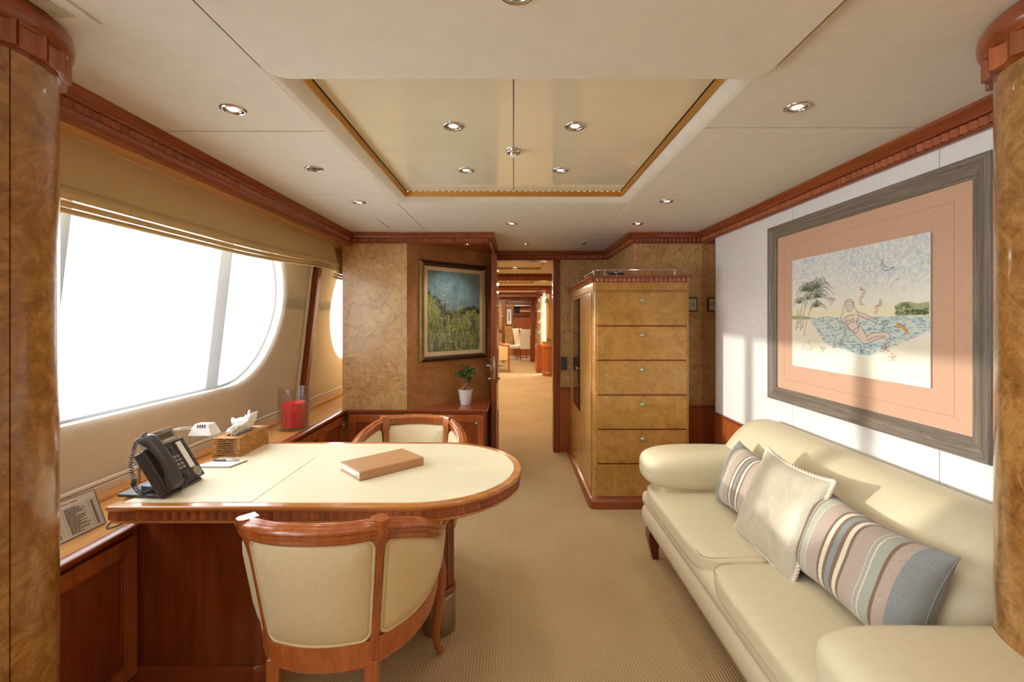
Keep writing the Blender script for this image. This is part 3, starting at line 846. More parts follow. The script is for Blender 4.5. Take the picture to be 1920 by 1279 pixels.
# moulded edge: bull-nose, recess for the scallops, lower lip (travel keeps the outside on the right)
G().sweep(path, [(-.03, DZ), (-.004, DZ), (.0, DZ - .003), (.0015, DZ - .010), (-.003, DZ - .017), (-.006, DZ - .020), (-.018, DZ - .021), (-.018, DZ - .051), (-.007, DZ - .052), (-.006, DZ - .058), (-.012, DZ - .0625), (-.03, DZ - .063)], closed=True).build('edge_moulding', M['desk_rim'], dk, angle=35)
G().prism(desk_path(.025), DZ - .06, DZ - .0015).build('tabletop', M['cherry_x'], dk)
flutes(path[:], -.0175, DZ - .0505, .031, .029, .011, M['flute'], dk, single=lambda p: p.y < 1.6 or p.x > -.3)
ins = .032
pad = [(-1.368 + ins, 1.5265 + ins)]
G().prism(desk_path(ins), DZ - .003, DZ + .0006).build('leather_inlay', M['desk_leather'], dk, bevel=.0006)
G().prism([(-1.33, 1.562), (-.90, 1.562), (-.90, 2.08), (-1.33, 2.08)], DZ + .0002, DZ + .0022).build('writing_pad', M['desk_leather'], dk, bevel=.0014)
# pedestal with rounded outer edge
pp = [(-1.385, 1.672), (-.965, 1.672)]
for k in range(9):
    a = -PI / 2 + PI / 2 * k / 8; pp.append((-.965 + .06 * math.cos(a), 1.732 + .06 * math.sin(a)))
pp += [(-.905, 2.235), (-1.385, 2.235)]
G().prism(pp, .10, DZ - .06).build('pedestal', M['cherry'], dk, angle=30)
G().sweep([(-1.385, 1.672)] + pp[1:-1] + [(-1.385, 2.235)], [(-.01, .105), (.004, .105), (.010, .099), (.012, .088), (.012, 0), (-.01, 0)], closed=False).build('pedestal_plinth', M['cherry_x'], dk, angle=35)
# fluted leg under the rounded end
LX, LY = -.334, 2.035
n = 96; rows = []
for zz, sc in ((.20, 1), (.688, 1)):
    rows.append([(LX + (.068 - .006 * abs(math.cos(a * 6)) ** .5 * 1) * sc * math.cos(a), LY + (.068 - .006 * abs(math.cos(a * 6)) ** .5) * sc * math.sin(a), zz) for a in [2 * PI * k / n for k in range(n)]])
G().strip(rows, closed_u=True, caps=True).build('leg', M['cherry'], dk, angle=40, label='fluted round cherry leg')
G().lathe([(.074, 0), (.074, .155), (.071, .165), (.068, .168), (.066, .20)], (LX, LY, 0), 40).build('leg_cap', M['steel'], dk, label='brushed metal sleeve at the foot of the leg')
G().lathe([(.068, .17), (.078, .176), (.078, .19), (.071, .2)], (LX, LY, 0), 40).build('collar', M['cherry_x'], dk)
G().lathe([(.078, .672), (.078, .6868)], (LX, LY, 0), 32).build('leg_head', M['cherry_x'], dk)

# ------------------------------------------------------------------ tub chairs
def make_chair():
    e = empty('tub_chair', (0, 0, 0))
    top_c = [(-.262, .27), (-.296, .12), (-.302, -.02), (-.272, -.17), (-.190, -.292), (-.10, -.334), (0, -.347), (.10, -.334), (.190, -.292), (.272, -.17), (.302, -.02), (.296, .12), (.262, .27)]
    top_z = [.634, .641, .664, .737, .788, .792, .794, .792, .788, .737, .664, .641, .634]
    bot_c = [(-.248, .245), (-.262, .12), (-.262, -.01), (-.226, -.135), (-.150, -.232), (-.075, -.262), (0, -.271), (.075, -.262), (.150, -.232), (.226, -.135), (.262, -.01), (.262, .12), (.248, .245)]
    T = spline([(x, y, z) for (x, y), z in zip(top_c, top_z)], 8)
    Bc = spline([(x, y, .40) for x, y in bot_c], 8)
    N = len(T) - 1
    def at(L, s):
        s = min(max(s, 0), 1) * N; i = min(int(s), N - 1); return L[i].lerp(L[i + 1], s - i)
    def P(s, z, off=0):
        t, b = at(T, s), at(Bc, s)
        f = (z - .40) / (t.z - .40)
        p = b.lerp(t, f); p.z = z
        tt = at(T, min(s + .01, 1)) - at(T, max(s - .01, 0)); nrm = Vector((tt.y, -tt.x, 0)).normalized()   # outward? fixed below
        if nrm.dot(Vector((p.x, p.y, 0))) < 0: nrm = -nrm
        return p + nrm * off
    sp1, sp2 = 4 / 12, 8 / 12
    wd = M['chair_wood']
    # carved top rail with a raised lip on each side
    rows = []
    for i in range(len(T)):
        s = i / N; t = T[i]
        tt = (T[min(i + 1, N)] - T[max(i - 1, 0)]).normalized(); nrm = Vector((tt.y, -tt.x, 0)).normalized()
        if nrm.dot(Vector((t.x, t.y, 0))) < 0: nrm = -nrm
        up = nrm.cross(tt); up = up if up.z > 0 else -up
        sec = [(-.023, -.004), (-.026, .006), (-.019, .013), (-.015, .012), (-.012, .018), (-.003, .021), (.006, .020), (.011, .014), (.014, .016), (.020, .013), (.026, .006), (.027, -.001), (.022, -.006), (.019, -.006), (.021, -.013), (.020, -.019), (.014, -.022), (.016, -.030), (.012, -.036), (-.010, -.036), (-.016, -.024), (-.016, -.012)]
        rows.append([t + nrm * a + up * b for a, b in sec])
    G().strip(rows, closed_u=True, caps=True).build('top_rail', wd, e, angle=45)
    # posts widening into a small shield under the rail, running on as rear legs
    for sp in (sp1, sp2):
        rows = []
        for z, ww, th in ((.812, .020, .026), (.772, .022, .028), (.745, .022, .020), (.725, .016, .017), (.69, .013, .015), (.60, .013, .015), (.50, .014, .016), (.43, .016, .018), (.36, .018, .019)):
            c = P(sp, z); q = P(sp + .01, z) - P(sp - .01, z); q.z = 0; q.normalize(); nr = Vector((q.y, -q.x, 0))
            if nr.dot(Vector((c.x, c.y, 0))) < 0: nr = -nr
            rows.append([c + q * ww * a + nr * th * b for a, b in ((-1, -1), (-.5, -1), (.5, -1), (1, -1), (1, .6), (.55, 1.05), (-.55, 1.05), (-1, .6))])
        po = G().strip(rows, closed_u=True, caps=True).build('post', wd, e, angle=45)
        c = P(sp, .36); sg = 1 if c.x > 0 else -1
        rows = []
        for z, dx, dy, r in ((.362, 0, 0, .021), (.28, .002, -.004, .019), (.18, .008, -.016, .017), (.08, .018, -.038, .015), (0, .026, -.056, .014)):
            rows.append([(c.x + sg * dx + a * r, c.y + dy + b * r, z) for a, b in ((-1, -1), (1, -1), (1, 1), (-1, 1))])
        G().strip(rows, closed_u=True, caps=True).build('leg', wd, e, bevel=.004)
    # upholstered panels: rounded outline, swelling both ways, with a corded edge outside
    def panel(name, s0, s1, zb, inset, rc=.16):
        def uv(a, b):   # a,b in -1..1
            s = s0 + (s1 - s0) * (a + 1) / 2; zt = at(T, s).z - inset
            return s, zb + (zt - zb) * (b + 1) / 2
        out = []; n = 10
        for cx_, cy_, a0 in ((1 - rc, 1 - rc, 0), (-1 + rc, 1 - rc, 90), (-1 + rc, -1 + rc, 180), (1 - rc, -1 + rc, 270)):
            for k in range(n):
                a = math.radians(a0 + 90 * k / (n - 1)); out.append((cx_ + rc * math.cos(a), cy_ + rc * math.sin(a)))
        dense = []
        for i in range(len(out)):
            p, q = out[i], out[(i + 1) % len(out)]
            m = max(1, int(math.dist(p, q) / .2))
            for k in range(m): dense.append((p[0] + (q[0] - p[0]) * k / m, p[1] + (q[1] - p[1]) * k / m))
        for side in (1, -1):
            g = G(); rows = []
            for f in (1.0, .97, .92, .82, .66, .45, .22, .02):
                off = (.0085 + .019 * (1 - f ** 3) ** .8) if side > 0 else -(.010 + .024 * (1 - f ** 3) ** .8)
                if f == 1.0: off = side * .002
                rows.append([P(*uv(a * f, b * f), off) for a, b in dense])
            g.strip(rows, closed_u=True)
            g.f.append(tuple(range(len(g.v) - len(dense), len(g.v))))
            g.build(name, M['chair_leather'], e, angle=70)
        G().tube([P(*uv(a, b), .009) for a, b in dense], .0056, 6, closed=True).build('piping', M['chair_leather'], e, angle=80)
    e1 = .0125
    panel('back_panel', sp1 + e1, sp2 - e1, .434, .038)
    panel('wing_panel', .016, sp1 - e1, .434, .037)
    panel('wing_panel', sp2 + e1, .984, .434, .037)
    # seat rail
    rows = []
    for i in range(len(Bc)):
        s = i / N
        rows.append([P(s, z, o) for z, o in ((.432, -.016), (.432, .014), (.425, .018), (.358, .016), (.352, .020), (.345, .016), (.345, -.016))])
    G().strip(rows, closed_u=True, caps=True).build('seat_rail', wd, e, angle=40)
    box('front_rail', wd, e, -.25, .25, .228, .262, .35, .425, bevel=.004)
    G().superbox((0, 0, .452), (.245, .25, .05), 5, 8, fn=lambda x, y, z: (x * (1 - .12 * max(0, -y)), y * .98, z * (1.0 if z < 0 else 1.1 - .35 * (x * x + y * y) / 2))).build('seat', M['chair_leather'], e, angle=80)
    for sg in (-1, 1):
        fr = [(sg * .255, .255, .40), (sg * .262, .266, .50), (sg * .266, .272, .58), (sg * .262, .268, .635)]
        G().tube(spline(fr, 4), [.018] * 4 + [.015] * 5 + [.017] * 4, 8).build('arm_support', wd, e, angle=60)
        lg_ = spline([(sg * .250, .250, .42), (sg * .262, .268, .33), (sg * .258, .266, .22), (sg * .248, .252, .12), (sg * .252, .262, .05), (sg * .262, .282, .008)], 5)
        rad = [.030 - .015 * min(1, i / 17) for i in range(len(lg_))]; rad[-1] = .014; rad[-2] = .015; rad[-3] = .013
        G().tube(lg_, rad, 10).build('leg', wd, e, angle=70)
    return e
ch = make_chair()
ch.location = (-.568, 1.60, 0); ch.rotation_euler.z = math.radians(-1)
tag(ch, 'cream leather tub chair nearest the camera, seen from behind', 'chair', 'tub chairs at the desk')
c2 = copy_tree(ch); c2.location = (-.565, 2.36, 0); c2.rotation_euler.z = PI
tag(c2, 'cream leather tub chair on the far side of the desk, only its top showing', 'chair', 'tub chairs at the desk')

# ------------------------------------------------------------------ drawer cabinet
ar = empty('drawer_cabinet', (.93, 3.98, 0), 'tall burl cabinet with six drawers and chrome gallery rail', 'cabinet')
X0, X1, Y0, Y1 = .586, 1.277, 3.33, 4.698
def rc_rect(x0, x1, y0, y1, r, n=6):
    """front-left and front-right corners rounded"""
    p = []
    for k in range(n + 1):
        a = PI + PI / 2 * k / n; p.append((x0 + r + r * math.cos(a), y0 + r + r * math.sin(a)))
    return p + [(x1, y0), (x1, y1), (x0, y1)]
# narrow body, stepping round the wall corner at the back right
g = G()
body = rc_rect(X0, X1, Y0, Y1, .02)
body = body[:-3] + [(X1, Y0), (X1, 3.70), (.972, 3.70), (.972, Y1), (X0, Y1)]
G().prism(body, .07, 1.585).build('body', M['burl_cabinet'], ar, angle=40)
G().prism([(x - (.004 if x < .7 else -.004 if x > 1.2 else 0), y - (.004 if y < 3.5 else 0)) for x, y in body], 1.588, 1.648).build('frieze', M['burl_cabinet'], ar, angle=40)
G().prism([(x + .01 if x < .7 else x - .01, y + .01 if y < 3.5 else y) for x, y in body], 1.58, 1.59).build('shadow_joint', M['cherry'], ar)
pth = [(X0 - .002, Y1), (X0 - .002, Y0 - .002), (X1 + .002, Y0 - .002), (X1 + .002, 3.70)]
# outside is on the left of this travel, so run it the other way for the sweep
pr = pth   # travel -y then +x: right of travel is outward
G().sweep(pr, [(-.02, 1.646), (.004, 1.646), (.006, 1.652), (.006, 1.679), (.022, 1.681), (.026, 1.690), (.024, 1.698), (-.02, 1.698)]).build('cornice', M['cherry_x'], ar, angle=35)
G().prism([(x, y) for x, y in body], 1.66, 1.6975).build('top_board', M['cherry_x'], ar)
flutes(pr[:2], .0055, 1.6525, .033, .026, .011, M['flute'], ar, single=lambda p: False)
flutes(pr[1:3], .0055, 1.6525, .033, .026, .011, M['flute'], ar, single=lambda p: False)
pl2 = [(X0 - .002, Y1), (X0 - .002, Y0 + .02), (X0 + .004, Y0 + .004), (X0 + .02, Y0 - .002), (X1 + .002, Y0 - .002), (X1 + .002, 3.70)]
G().sweep(pl2, [(-.03, 0), (.036, 0), (.036, .045), (.032, .058), (.022, .066), (.012, .070), (.004, .078), (-.03, .078)]).build('plinth', M['cherry_x'], ar, angle=40)
zz = [1.580, 1.328, 1.077, .824, .573, .322, .078]
for i in range(6):
    d = box('drawer', M['burl_cabinet'], ar, X0 + .026, X1 - .014, Y0 - .012, Y0 + .01, zz[i + 1] + .0055, zz[i] - .0055, bevel=.002)
    box('shadow_joint', M['cherry'], ar, X0 + .026, X1 - .014, Y0 - .0055, Y0 + .002, zz[i + 1] - .004, zz[i + 1] + .004)
    knob_at((.937, Y0 - .012, zz[i] - .066), d, 'x', s=1.15)
box('stile', M['burl_cabinet'], ar, X1 - .012, X1 + .001, Y0 - .010, Y0, .078, 1.58, bevel=.002)
# side facing the doorway: glazed door, panel and three small drawers
sx = X0 - .0005
box('side_panel', M['burl_cabinet'], ar, sx - .008, sx, 3.40, 3.60, .09, 1.575, bevel=.002)
box('side_panel', M['burl_cabinet'], ar, sx - .008, sx, 3.603, 3.885, .09, 1.575, bevel=.002)
dd = empty('door', (0, 0, 0)); dd.parent = ar; dd.location = (0, 0, 0)
dd = box('door', M['burl_cabinet'], ar, sx - .009, sx, 3.89, 4.64, .56, 1.575, bevel=.002)
box('glass', M['dark_glass'], dd, sx - .011, sx - .008, 3.935, 4.385, .578, 1.560)
G().lathe([(.007, 0), (.007, -.006), (.005, -.008), (.005, -.024), (.013, -.028), (.014, -.036), (.009, -.042)], (sx - .009, 3.905, .955), 16, ax='x').build('knob', M['bronze'], dd)
for k, zc in enumerate((.475, .31, .145)):
    d = box('side_drawer', M['burl_cabinet'], ar, sx - .009, sx, 3.89, 4.64, zc - .078, zc + .078, bevel=.002)
    G().lathe([(.006, 0), (.004, -.004), (.004, -.014), (.010, -.018), (.008, -.024)], (sx - .009, 4.19, zc - .005), 14, ax='x').build('knob', M['bronze'], d)
# gallery rail
zr = 1.738
rl = G().tube([(X0 + .02, 4.60, zr), (X0 + .02, 3.40, zr), (X0 + .022, 3.365, zr), (X0 + .05, 3.345, zr), (X1 - .03, 3.345, zr)], .0055, 10).build('gallery_rail', M['chrome'], ar, angle=70)
for x, y in ((X0 + .085, 3.345), (X1 - .09, 3.345), (X0 + .02, 3.42), (X0 + .02, 3.85), (X0 + .02, 4.3), (X0 + .02, 4.58)):
    G().lathe([(.011, 1.6975), (.011, 1.702), (.006, 1.705), (.006, 1.728), (.010, 1.731), (.010, 1.744), (.004, 1.747)], (x, y, 0), 12).build('rail_post', M['chrome'], ar, angle=50)
sg_ = empty('sunglasses', (.80, 3.6, 1.698), 'black folded sunglasses lying on top of the drawer cabinet', 'glasses')
for s in (-1, 1):
    G().superbox((.80 + s * .035, 3.55, 1.722), (.031, .006, .023), 4, 5).build('lens', M['dark_glass'], sg_)
    G().tube(spline([(.80 + s * .066, 3.556, 1.733), (.80 + s * .066, 3.62, 1.735), (.80 + s * .055, 3.68, 1.716)], 5), .0035, 6).build('temple', M['black'], sg_)
G().tube(spline([(.735, 3.548, 1.737), (.77, 3.546, 1.746), (.80, 3.545, 1.738), (.83, 3.546, 1.746), (.865, 3.548, 1.737)], 5), .004, 6).build('brow_bar', M['black'], sg_)
cpz = empty('cap', (.66, 4.0, 1.698), 'dark peaked cap lying behind the rail on the cabinet', 'hat')
G().superbox((.70, 3.98, 1.728), (.07, .09, .032), 2.6, 8, fn=lambda x, y, z: (x, y, max(z, -.9))).build('crown', M['black'], cpz)
G().superbox((.70, 3.875, 1.706), (.06, .05, .007), 3, 6).build('peak', M['black'], cpz)

# ------------------------------------------------------------------ sofa
CCX, CCY, CCR = 1.318, .993, .1885
def clear_column(g):
    """the near end of the sofa is tucked up against the column"""
    out = []
    for x, y, z in g.v:
        d = CCR ** 2 - (y - CCY) ** 2
        if d > 0 or y < CCY: x = min(x, CCX - math.sqrt(max(d, 0)) if y > CCY else CCX - CCR)
        out.append((x, y, z))
    g.v = out; return g
so = empty('sofa', (1.13, 1.79, 0), 'long cream leather sofa with rolled arms along the white wall', 'sofa')
SL = M['sofa_leather']
def cushion_part(name, c, half, p=7, n=12, fn=None, mat=SL, rot=None, parent=so, label=None):
    return clear_column(G().superbox(c, half, p, n, fn, rot)).build(name, mat, parent, angle=80, label=label)
# base: two soft stepped bands
ya, yb = .86, 2.70
G().sweep([(.80, yb - .02), (.80, ya + .02)], [(-.28, .175), (-.28, .36), (-.01, .372), (.028, .366), (.042, .345), (.043, .315), (.034, .296), (.026, .290), (.034, .283), (.044, .262), (.043, .215), (.034, .186), (.012, .172)]).build('front_band', SL, so, angle=70)
box('carcass', SL, so, .82, 1.52, 1.21, yb - .02, .165, .36, bevel=.02)
box('carcass', SL, so, .82, 1.10, ya + .02, 1.208, .165, .36, bevel=.02)
# seat cushions
def seatfn(x, y, z):
    z2 = z
    if z > 0: z2 = z * (1 + .16 * (1 - x * x) * (1 - y * y))
    return (x, y, z2)
for y0, y1 in ((1.797, 2.665), (.895, 1.793)):
    cushion_part('seat_cushion', (1.02, (y0 + y1) / 2, .385), (.275, (y1 - y0) / 2, .050), 7, 14, seatfn)
    pts = []; hy_ = (y1 - y0) / 2; yc_ = (y0 + y1) / 2
    for (x, y) in rrect(.760, 1.27, y0 + .020, y1 - .020, .06, 8):
        ux_, uy_ = (x - 1.02) / .275, (y - yc_) / hy_
        z_ = max(0, 1 - abs(ux_) ** 7 - abs(uy_) ** 7) ** (1 / 7); z_ *= 1 + .16 * (1 - ux_ ** 2) * (1 - uy_ ** 2)
        pts.append((x, y, .385 + .05 * z_ + .0009))
    G().tube(pts, .0013, 5, closed=True).build('seam', M['seam'], so)
# backrest: leaning body with a thick roll at the top
back = [(1.13, .40), (1.15, .50), (1.20, .62), (1.255, .70), (1.315, .762), (1.375, .795), (1.43, .806), (1.49, .800), (1.52, .775), (1.53, .70), (1.53, .20), (1.20, .20), (1.13, .33)]
bk = spline([Vector((x, z, 0)) for x, z in back], 5, closed=True)
rows = []
NY = 26
for i in range(NY + 1):
    t = -1 + 2 * i / NY
    y = 1.935 + .748 * t
    e_ = max(0, (abs(t) - .88) / .12); sh = (1 - e_ ** 2.4) ** .5 if e_ < 1 else .0
    cxx, czz = 1.36, .50; k = .72 + .28 * sh
    rows.append([(min(cxx + (q.x - cxx) * k, 1.53), y, czz + (q.y - czz) * k) for q in bk])
G().strip(rows, closed_u=True, caps=True).build('backrest', SL, so, angle=70)
# rolled arms: fat at the front, sitting on a slimmer side
def arm(y0, y1, zt, pw=3.6, cr=1):
    yc = (y0 + y1) / 2; hw = (y1 - y0) / 2
    def fn(x, y, z):
        # x: -1 front .. 1 wall
        f = 1 - .10 * (x + 1) / 2
        return (x, y * f, z * (1.0 + .05 * cr * (1 - x * x)) + (-.06 * cr * max(0, x)))
    cushion_part('armrest', (1.10, yc, zt - .105), (.375, hw, .105), pw, 14, fn)
    box('arm_side', SL, so, .80, 1.45 if y0 > 2 else 1.10, yc - hw * .72, yc + hw * .72, .17, zt - .09, bevel=.03)
    # stitched seam round the front face
    pts = []
    for k in range(28):
        a = 2 * PI * k / 28
        pts.append((.80 - .012, yc + hw * .80 * math.cos(a), zt - .105 + .086 * math.sin(a)))
arm(2.43, 2.73, .648)
arm(.85, 1.155, .630, 5.5, 0)
for x, y in ((.81, 2.62), (.81, .95), (1.42, 2.62), (1.06, .95)):
    rows = []
    for z, dx, r in ((.17, 0, .04), (.12, -.008, .034), (.06, -.004, .024), (.0, .006, .018)):
        rows.append([(x + dx + a * r, y + b * r, z) for a, b in ((-1, -1), (1, -1), (1, 1), (-1, 1))])
    G().strip(rows, closed_u=True, caps=True).build('leg', M['dark_foot'], so, bevel=.006)

# ------------------------------------------------------------------ cushions on the sofa
def pillow(name, corners_c, ex, ey, ez, hx, hy, hz, mat, label, group, uvx=(0, 1), cord=False, pinch=.17, seed=1):
    """ex: long side dir, ey: up-the-cushion dir, ez: face normal"""
    c = Vector(corners_c); ex = Vector(ex).normalized(); ez = Vector(ez); ez = (ez - ex * ez.dot(ex)).normalized(); ey = ez.cross(ex)
    if ey.z < 0: ey = -ey
    N_ = 22; random.seed(seed)
    def surf(u, v, s):
        # outline pulled in between the corners
        uu = u * (1 - pinch * .45 * (1 - v * v) * abs(u) ** 2); vv = v * (1 - pinch * (1 - u * u) * abs(v) ** 2)
        h = hz * (max(0, 1 - abs(u) ** 3.4) * max(0, 1 - abs(v) ** 3.0)) ** .52
        h *= 1 + .05 * math.sin(5 * u + seed) * math.cos(4 * v)
        return c + ex * uu * hx + ey * vv * hy + ez * s * h
    g = G(); idx = {}; uvs = []
    for s in (1, -1):
        for j in range(N_ + 1):
            for i in range(N_ + 1):
                u = math.sin((-1 + 2 * i / N_) * PI / 2); v = math.sin((-1 + 2 * j / N_) * PI / 2)
                edge = i in (0, N_) or j in (0, N_)
                if s < 0 and edge: idx[(s, i, j)] = idx[(1, i, j)]; continue
                idx[(s, i, j)] = len(g.v); g.v.append(tuple(surf(u, v, s))); uvs.append((u + 1) / 2)
    for s in (1, -1):
        for j in range(N_):
            for i in range(N_):
                f = (idx[(s, i, j)], idx[(s, i + 1, j)], idx[(s, i + 1, j + 1)], idx[(s, i, j + 1)])
                g.f.append(f if s > 0 else f[::-1])
    zs = min(p[2] for p in g.v)
    e = empty(name, (c.x, c.y, zs), label, 'cushion', group)
    o = g.build('cover', mat, e, angle=100)
    me = o.data
    uvl = me.uv_layers.new(name='UVMap')
    vals = np.zeros(len(me.loops) * 2, dtype=np.float32)
    for li, lp in enumerate(me.loops):
        vals[2 * li] = uvx[0] + (uvx[1] - uvx[0]) * uvs[lp.vertex_index]; vals[2 * li + 1] = 0
    uvl.data.foreach_set('uv', vals)
    per = []
    for k in range(120):
        t = k / 120 * 4; q = t % 1; m = math.sin((-1 + 2 * q) * PI / 2)
        u, v = ((m, -1), (1, m), (-m, 1), (-1, -m))[int(t)]
        per.append(surf(u * (1.02 if cord else 1), v * (1.02 if cord else 1), 0))
    if cord:
        # twisted cord: two strands wound round each other
        for ph in (0, PI):
            pts = []
            m = len(per)
            for k in range(m * 4):
                a = per[(k // 4) % m]; b = per[(k // 4 + 1) % m]; p = a.lerp(b, (k % 4) / 4); d = (b - a).normalized()
                n1 = ez; n2 = d.cross(ez)
                pts.append(p + (n1 * math.cos(k * .9 + ph) + n2 * math.sin(k * .9 + ph)) * .0045)
            G().tube(pts, .0050, 5, closed=True).build('twisted_cord', M['pipe_white'], e, angle=80)
    else:
        G().tube(per, .0022, 5, closed=True).build('edge_seam', mat, e, angle=80)
    return e
lean = Vector((-.93, 0, .36))
pillow('striped_cushion', (1.115, 2.12, .592), (0, -1, 0), None, lean, .25, .165, .08, M['stripes'], 'blue and pink striped cushion beside the far sofa arm', 'striped cushions on the sofa', seed=2)
pillow('striped_cushion', (1.120, 1.478, .592), (0, -1, .0), None, lean, .275, .168, .085, M['stripes'], 'long striped cushion with grey end beside the near sofa arm', 'striped cushions on the sofa', seed=3)
pillow('satin_cushion', (1.072, 1.842, .606), (.02, -1, 0), None, (-.90, -.03, .38), .205, .200, .062, M['satin'], 'square champagne satin cushion with twisted cord edge', 'cushions on the sofa', cord=True, pinch=.10, seed=5)

# ------------------------------------------------------------------ framed art
def frame_sides(e, P, w0, w1, h0, h1, fw, prof, mats, name='frame_side'):
    """P(s, z, out) -> world; four mitred sides with the given profile [(inset, out)]"""
    for k in range(4):
        rows = []
        for end in (0, 1):
            ring = []
            for ins, out in prof:
                cs = [(w0 + ins, h1 - ins), (w1 - ins, h1 - ins), (w1 - ins, h0 + ins), (w0 + ins, h0 + ins)]
                s, z = cs[(k + end) % 4]; ring.append(P(s, z, out))
            rows.append(ring)
        G().strip(rows, closed_u=True, caps=True).build(name, mats[k % 2], e, angle=30)
PR = lambda s, z, o: (1.538 - o, s, z)
pa = empty('framed_drawing', (1.52, 2.07, .915), 'large crayon seaside drawing in salmon mount and grey wood frame', 'picture')
frame_sides(pa, PR, 1.437, 2.70, .915, 1.915, .07, [(0, 0), (0, .030), (.004, .034), (.018, .034), (.030, .026), (.048, .022), (.060, .022), (.064, .018), (.070, .018), (.072, .010), (.072, 0)], [M['grey_h'], M['grey_v']])
box('mount', M['mat_salmon'], pa, 1.526, 1.536, 1.505, 2.632, .983, 1.847)
g = G()
for (a, b, c, d) in ((1.575, 2.565, 1.04, 1.0415), (1.575, 2.565, 1.785, 1.7865), (1.575, 1.5765, 1.04, 1.785), (2.5635, 2.565, 1.04, 1.785)): g.box(1.5255, 1.5262, a, b, c, d)
g.build('mount_line', M['mat_line'], pa)

# ---- painted surfaces: a small canvas of coloured vertices (flat pigment only)
class Canvas:
    def __init__(s, w, h, seed):
        s.w, s.h = w, h; s.rs = np.random.RandomState(seed)
        s.U, s.V = np.meshgrid(np.linspace(0, 1, w), np.linspace(0, 1, h))
        s.asp = 1.0; s.c = np.ones((h, w, 3))
    def rgb(s, c): return np.array([((x / 255 + .055) / 1.055) ** 2.4 if x > 10 else x / 255 / 12.92 for x in c])
    def noise(s, fx, fy, octs=3):
        out = np.zeros((s.h, s.w)); amp = 1; tot = 0
        for o in range(octs):
            gx, gy = max(2, int(fx * 2 ** o)), max(2, int(fy * 2 ** o))
            q = s.rs.rand(gy + 2, gx + 2)
            X = s.U * gx; Y = s.V * gy; x0 = X.astype(int); y0 = Y.astype(int); fx_ = X - x0; fy_ = Y - y0
            fx_ = fx_ * fx_ * (3 - 2 * fx_); fy_ = fy_ * fy_ * (3 - 2 * fy_)
            v = (q[y0, x0] * (1 - fx_) + q[y0, x0 + 1] * fx_) * (1 - fy_) + (q[y0 + 1, x0] * (1 - fx_) + q[y0 + 1, x0 + 1] * fx_) * fy_
            out += v * amp; tot += amp; amp *= .5
        return out / tot
    def mix(s, a, col):
        col = s.rgb(col) if not isinstance(col, np.ndarray) else col
        a = np.clip(a, 0, 1)[..., None]; s.c = s.c * (1 - a) + col * a
    def stroke(s, pts, wid, col, al=1.0, taper=False):
        pts = [np.array(p, float) for p in pts]; n = len(pts) - 1
        for i in range(n):
            a, b = pts[i], pts[i + 1]; ww = wid * (1 - .75 * i / max(n, 1)) if taper else wid
            x0 = int((min(a[0], b[0]) - ww * 2) * s.w); x1 = int((max(a[0], b[0]) + ww * 2) * s.w) + 2
            y0 = int((min(a[1], b[1]) - ww * 3) * s.h); y1 = int((max(a[1], b[1]) + ww * 3) * s.h) + 2
            x0, y0 = max(x0, 0), max(y0, 0)
            if x1 <= x0 or y1 <= y0: continue
            U = s.U[y0:y1, x0:x1]; V = s.V[y0:y1, x0:x1]
            if U.size == 0: continue
            d = b - a; L = (d[0]) ** 2 + (d[1] * s.asp) ** 2 + 1e-9
            t = np.clip(((U - a[0]) * d[0] + (V - a[1]) * d[1] * s.asp ** 2) / L, 0, 1)
            r = np.sqrt((U - a[0] - t * d[0]) ** 2 + ((V - a[1] - t * d[1]) * s.asp) ** 2)
            m = (np.clip((ww - r) / (ww * .5), 0, 1) * al)[..., None]
            s.c[y0:y1, x0:x1] = s.c[y0:y1, x0:x1] * (1 - m) + s.rgb(col) * m
    def curve(s, pts, wid, col, al=1.0, taper=False):
        s.stroke([(p.x, p.y) for p in spline([Vector((x, y, 0)) for x, y in pts], 5)], wid, col, al, taper)
    def poly(s, pts, col, al=1.0):
        ins = np.zeros((s.h, s.w), bool); n = len(pts)
        for i in range(n):
            (xa, ya), (xb, yb) = pts[i], pts[(i + 1) % n]
            if abs(yb - ya) < 1e-9: continue
            c = ((ya > s.V) != (yb > s.V)) & (s.U < (xb - xa) * (s.V - ya) / (yb - ya) + xa); ins ^= c
        s.mix(ins * al, col)
    def mesh(s, name, P, mat, parent):
        """P(u, v) -> world"""
        off = root_loc(parent)
        o_, ux, vx = Vector(P(0, 0)), Vector(P(1, 0)), Vector(P(0, 1))
        eu = np.array(ux - o_); ev = np.array(vx - o_); o0 = np.array(o_ - off)
        co = o0 + s.U[..., None] * eu + s.V[..., None] * ev
        me = bpy.data.meshes.new(name); nv = s.w * s.h; nf = (s.w - 1) * (s.h - 1)
        I = np.arange(nv).reshape(s.h, s.w)
        q = np.stack([I[:-1, :-1], I[:-1, 1:], I[1:, 1:], I[1:, :-1]], -1).reshape(-1)
        me.vertices.add(nv); me.vertices.foreach_set('co', co.reshape(-1).astype(np.float32))
        me.loops.add(nf * 4); me.loops.foreach_set('vertex_index', q.astype(np.int32))
        me.polygons.add(nf); me.polygons.foreach_set('loop_start', (np.arange(nf) * 4).astype(np.int32))
        at = me.color_attributes.new('Col', 'FLOAT_COLOR', 'POINT')
        at.data.foreach_set('color', np.concatenate([s.c, np.ones((s.h, s.w, 1))], -1).reshape(-1).astype(np.float32))
        me.update(); me.validate(); me.materials.append(mat)
        o = bpy.data.objects.new(name, me); COL.objects.link(o); o.parent = parent
        return o

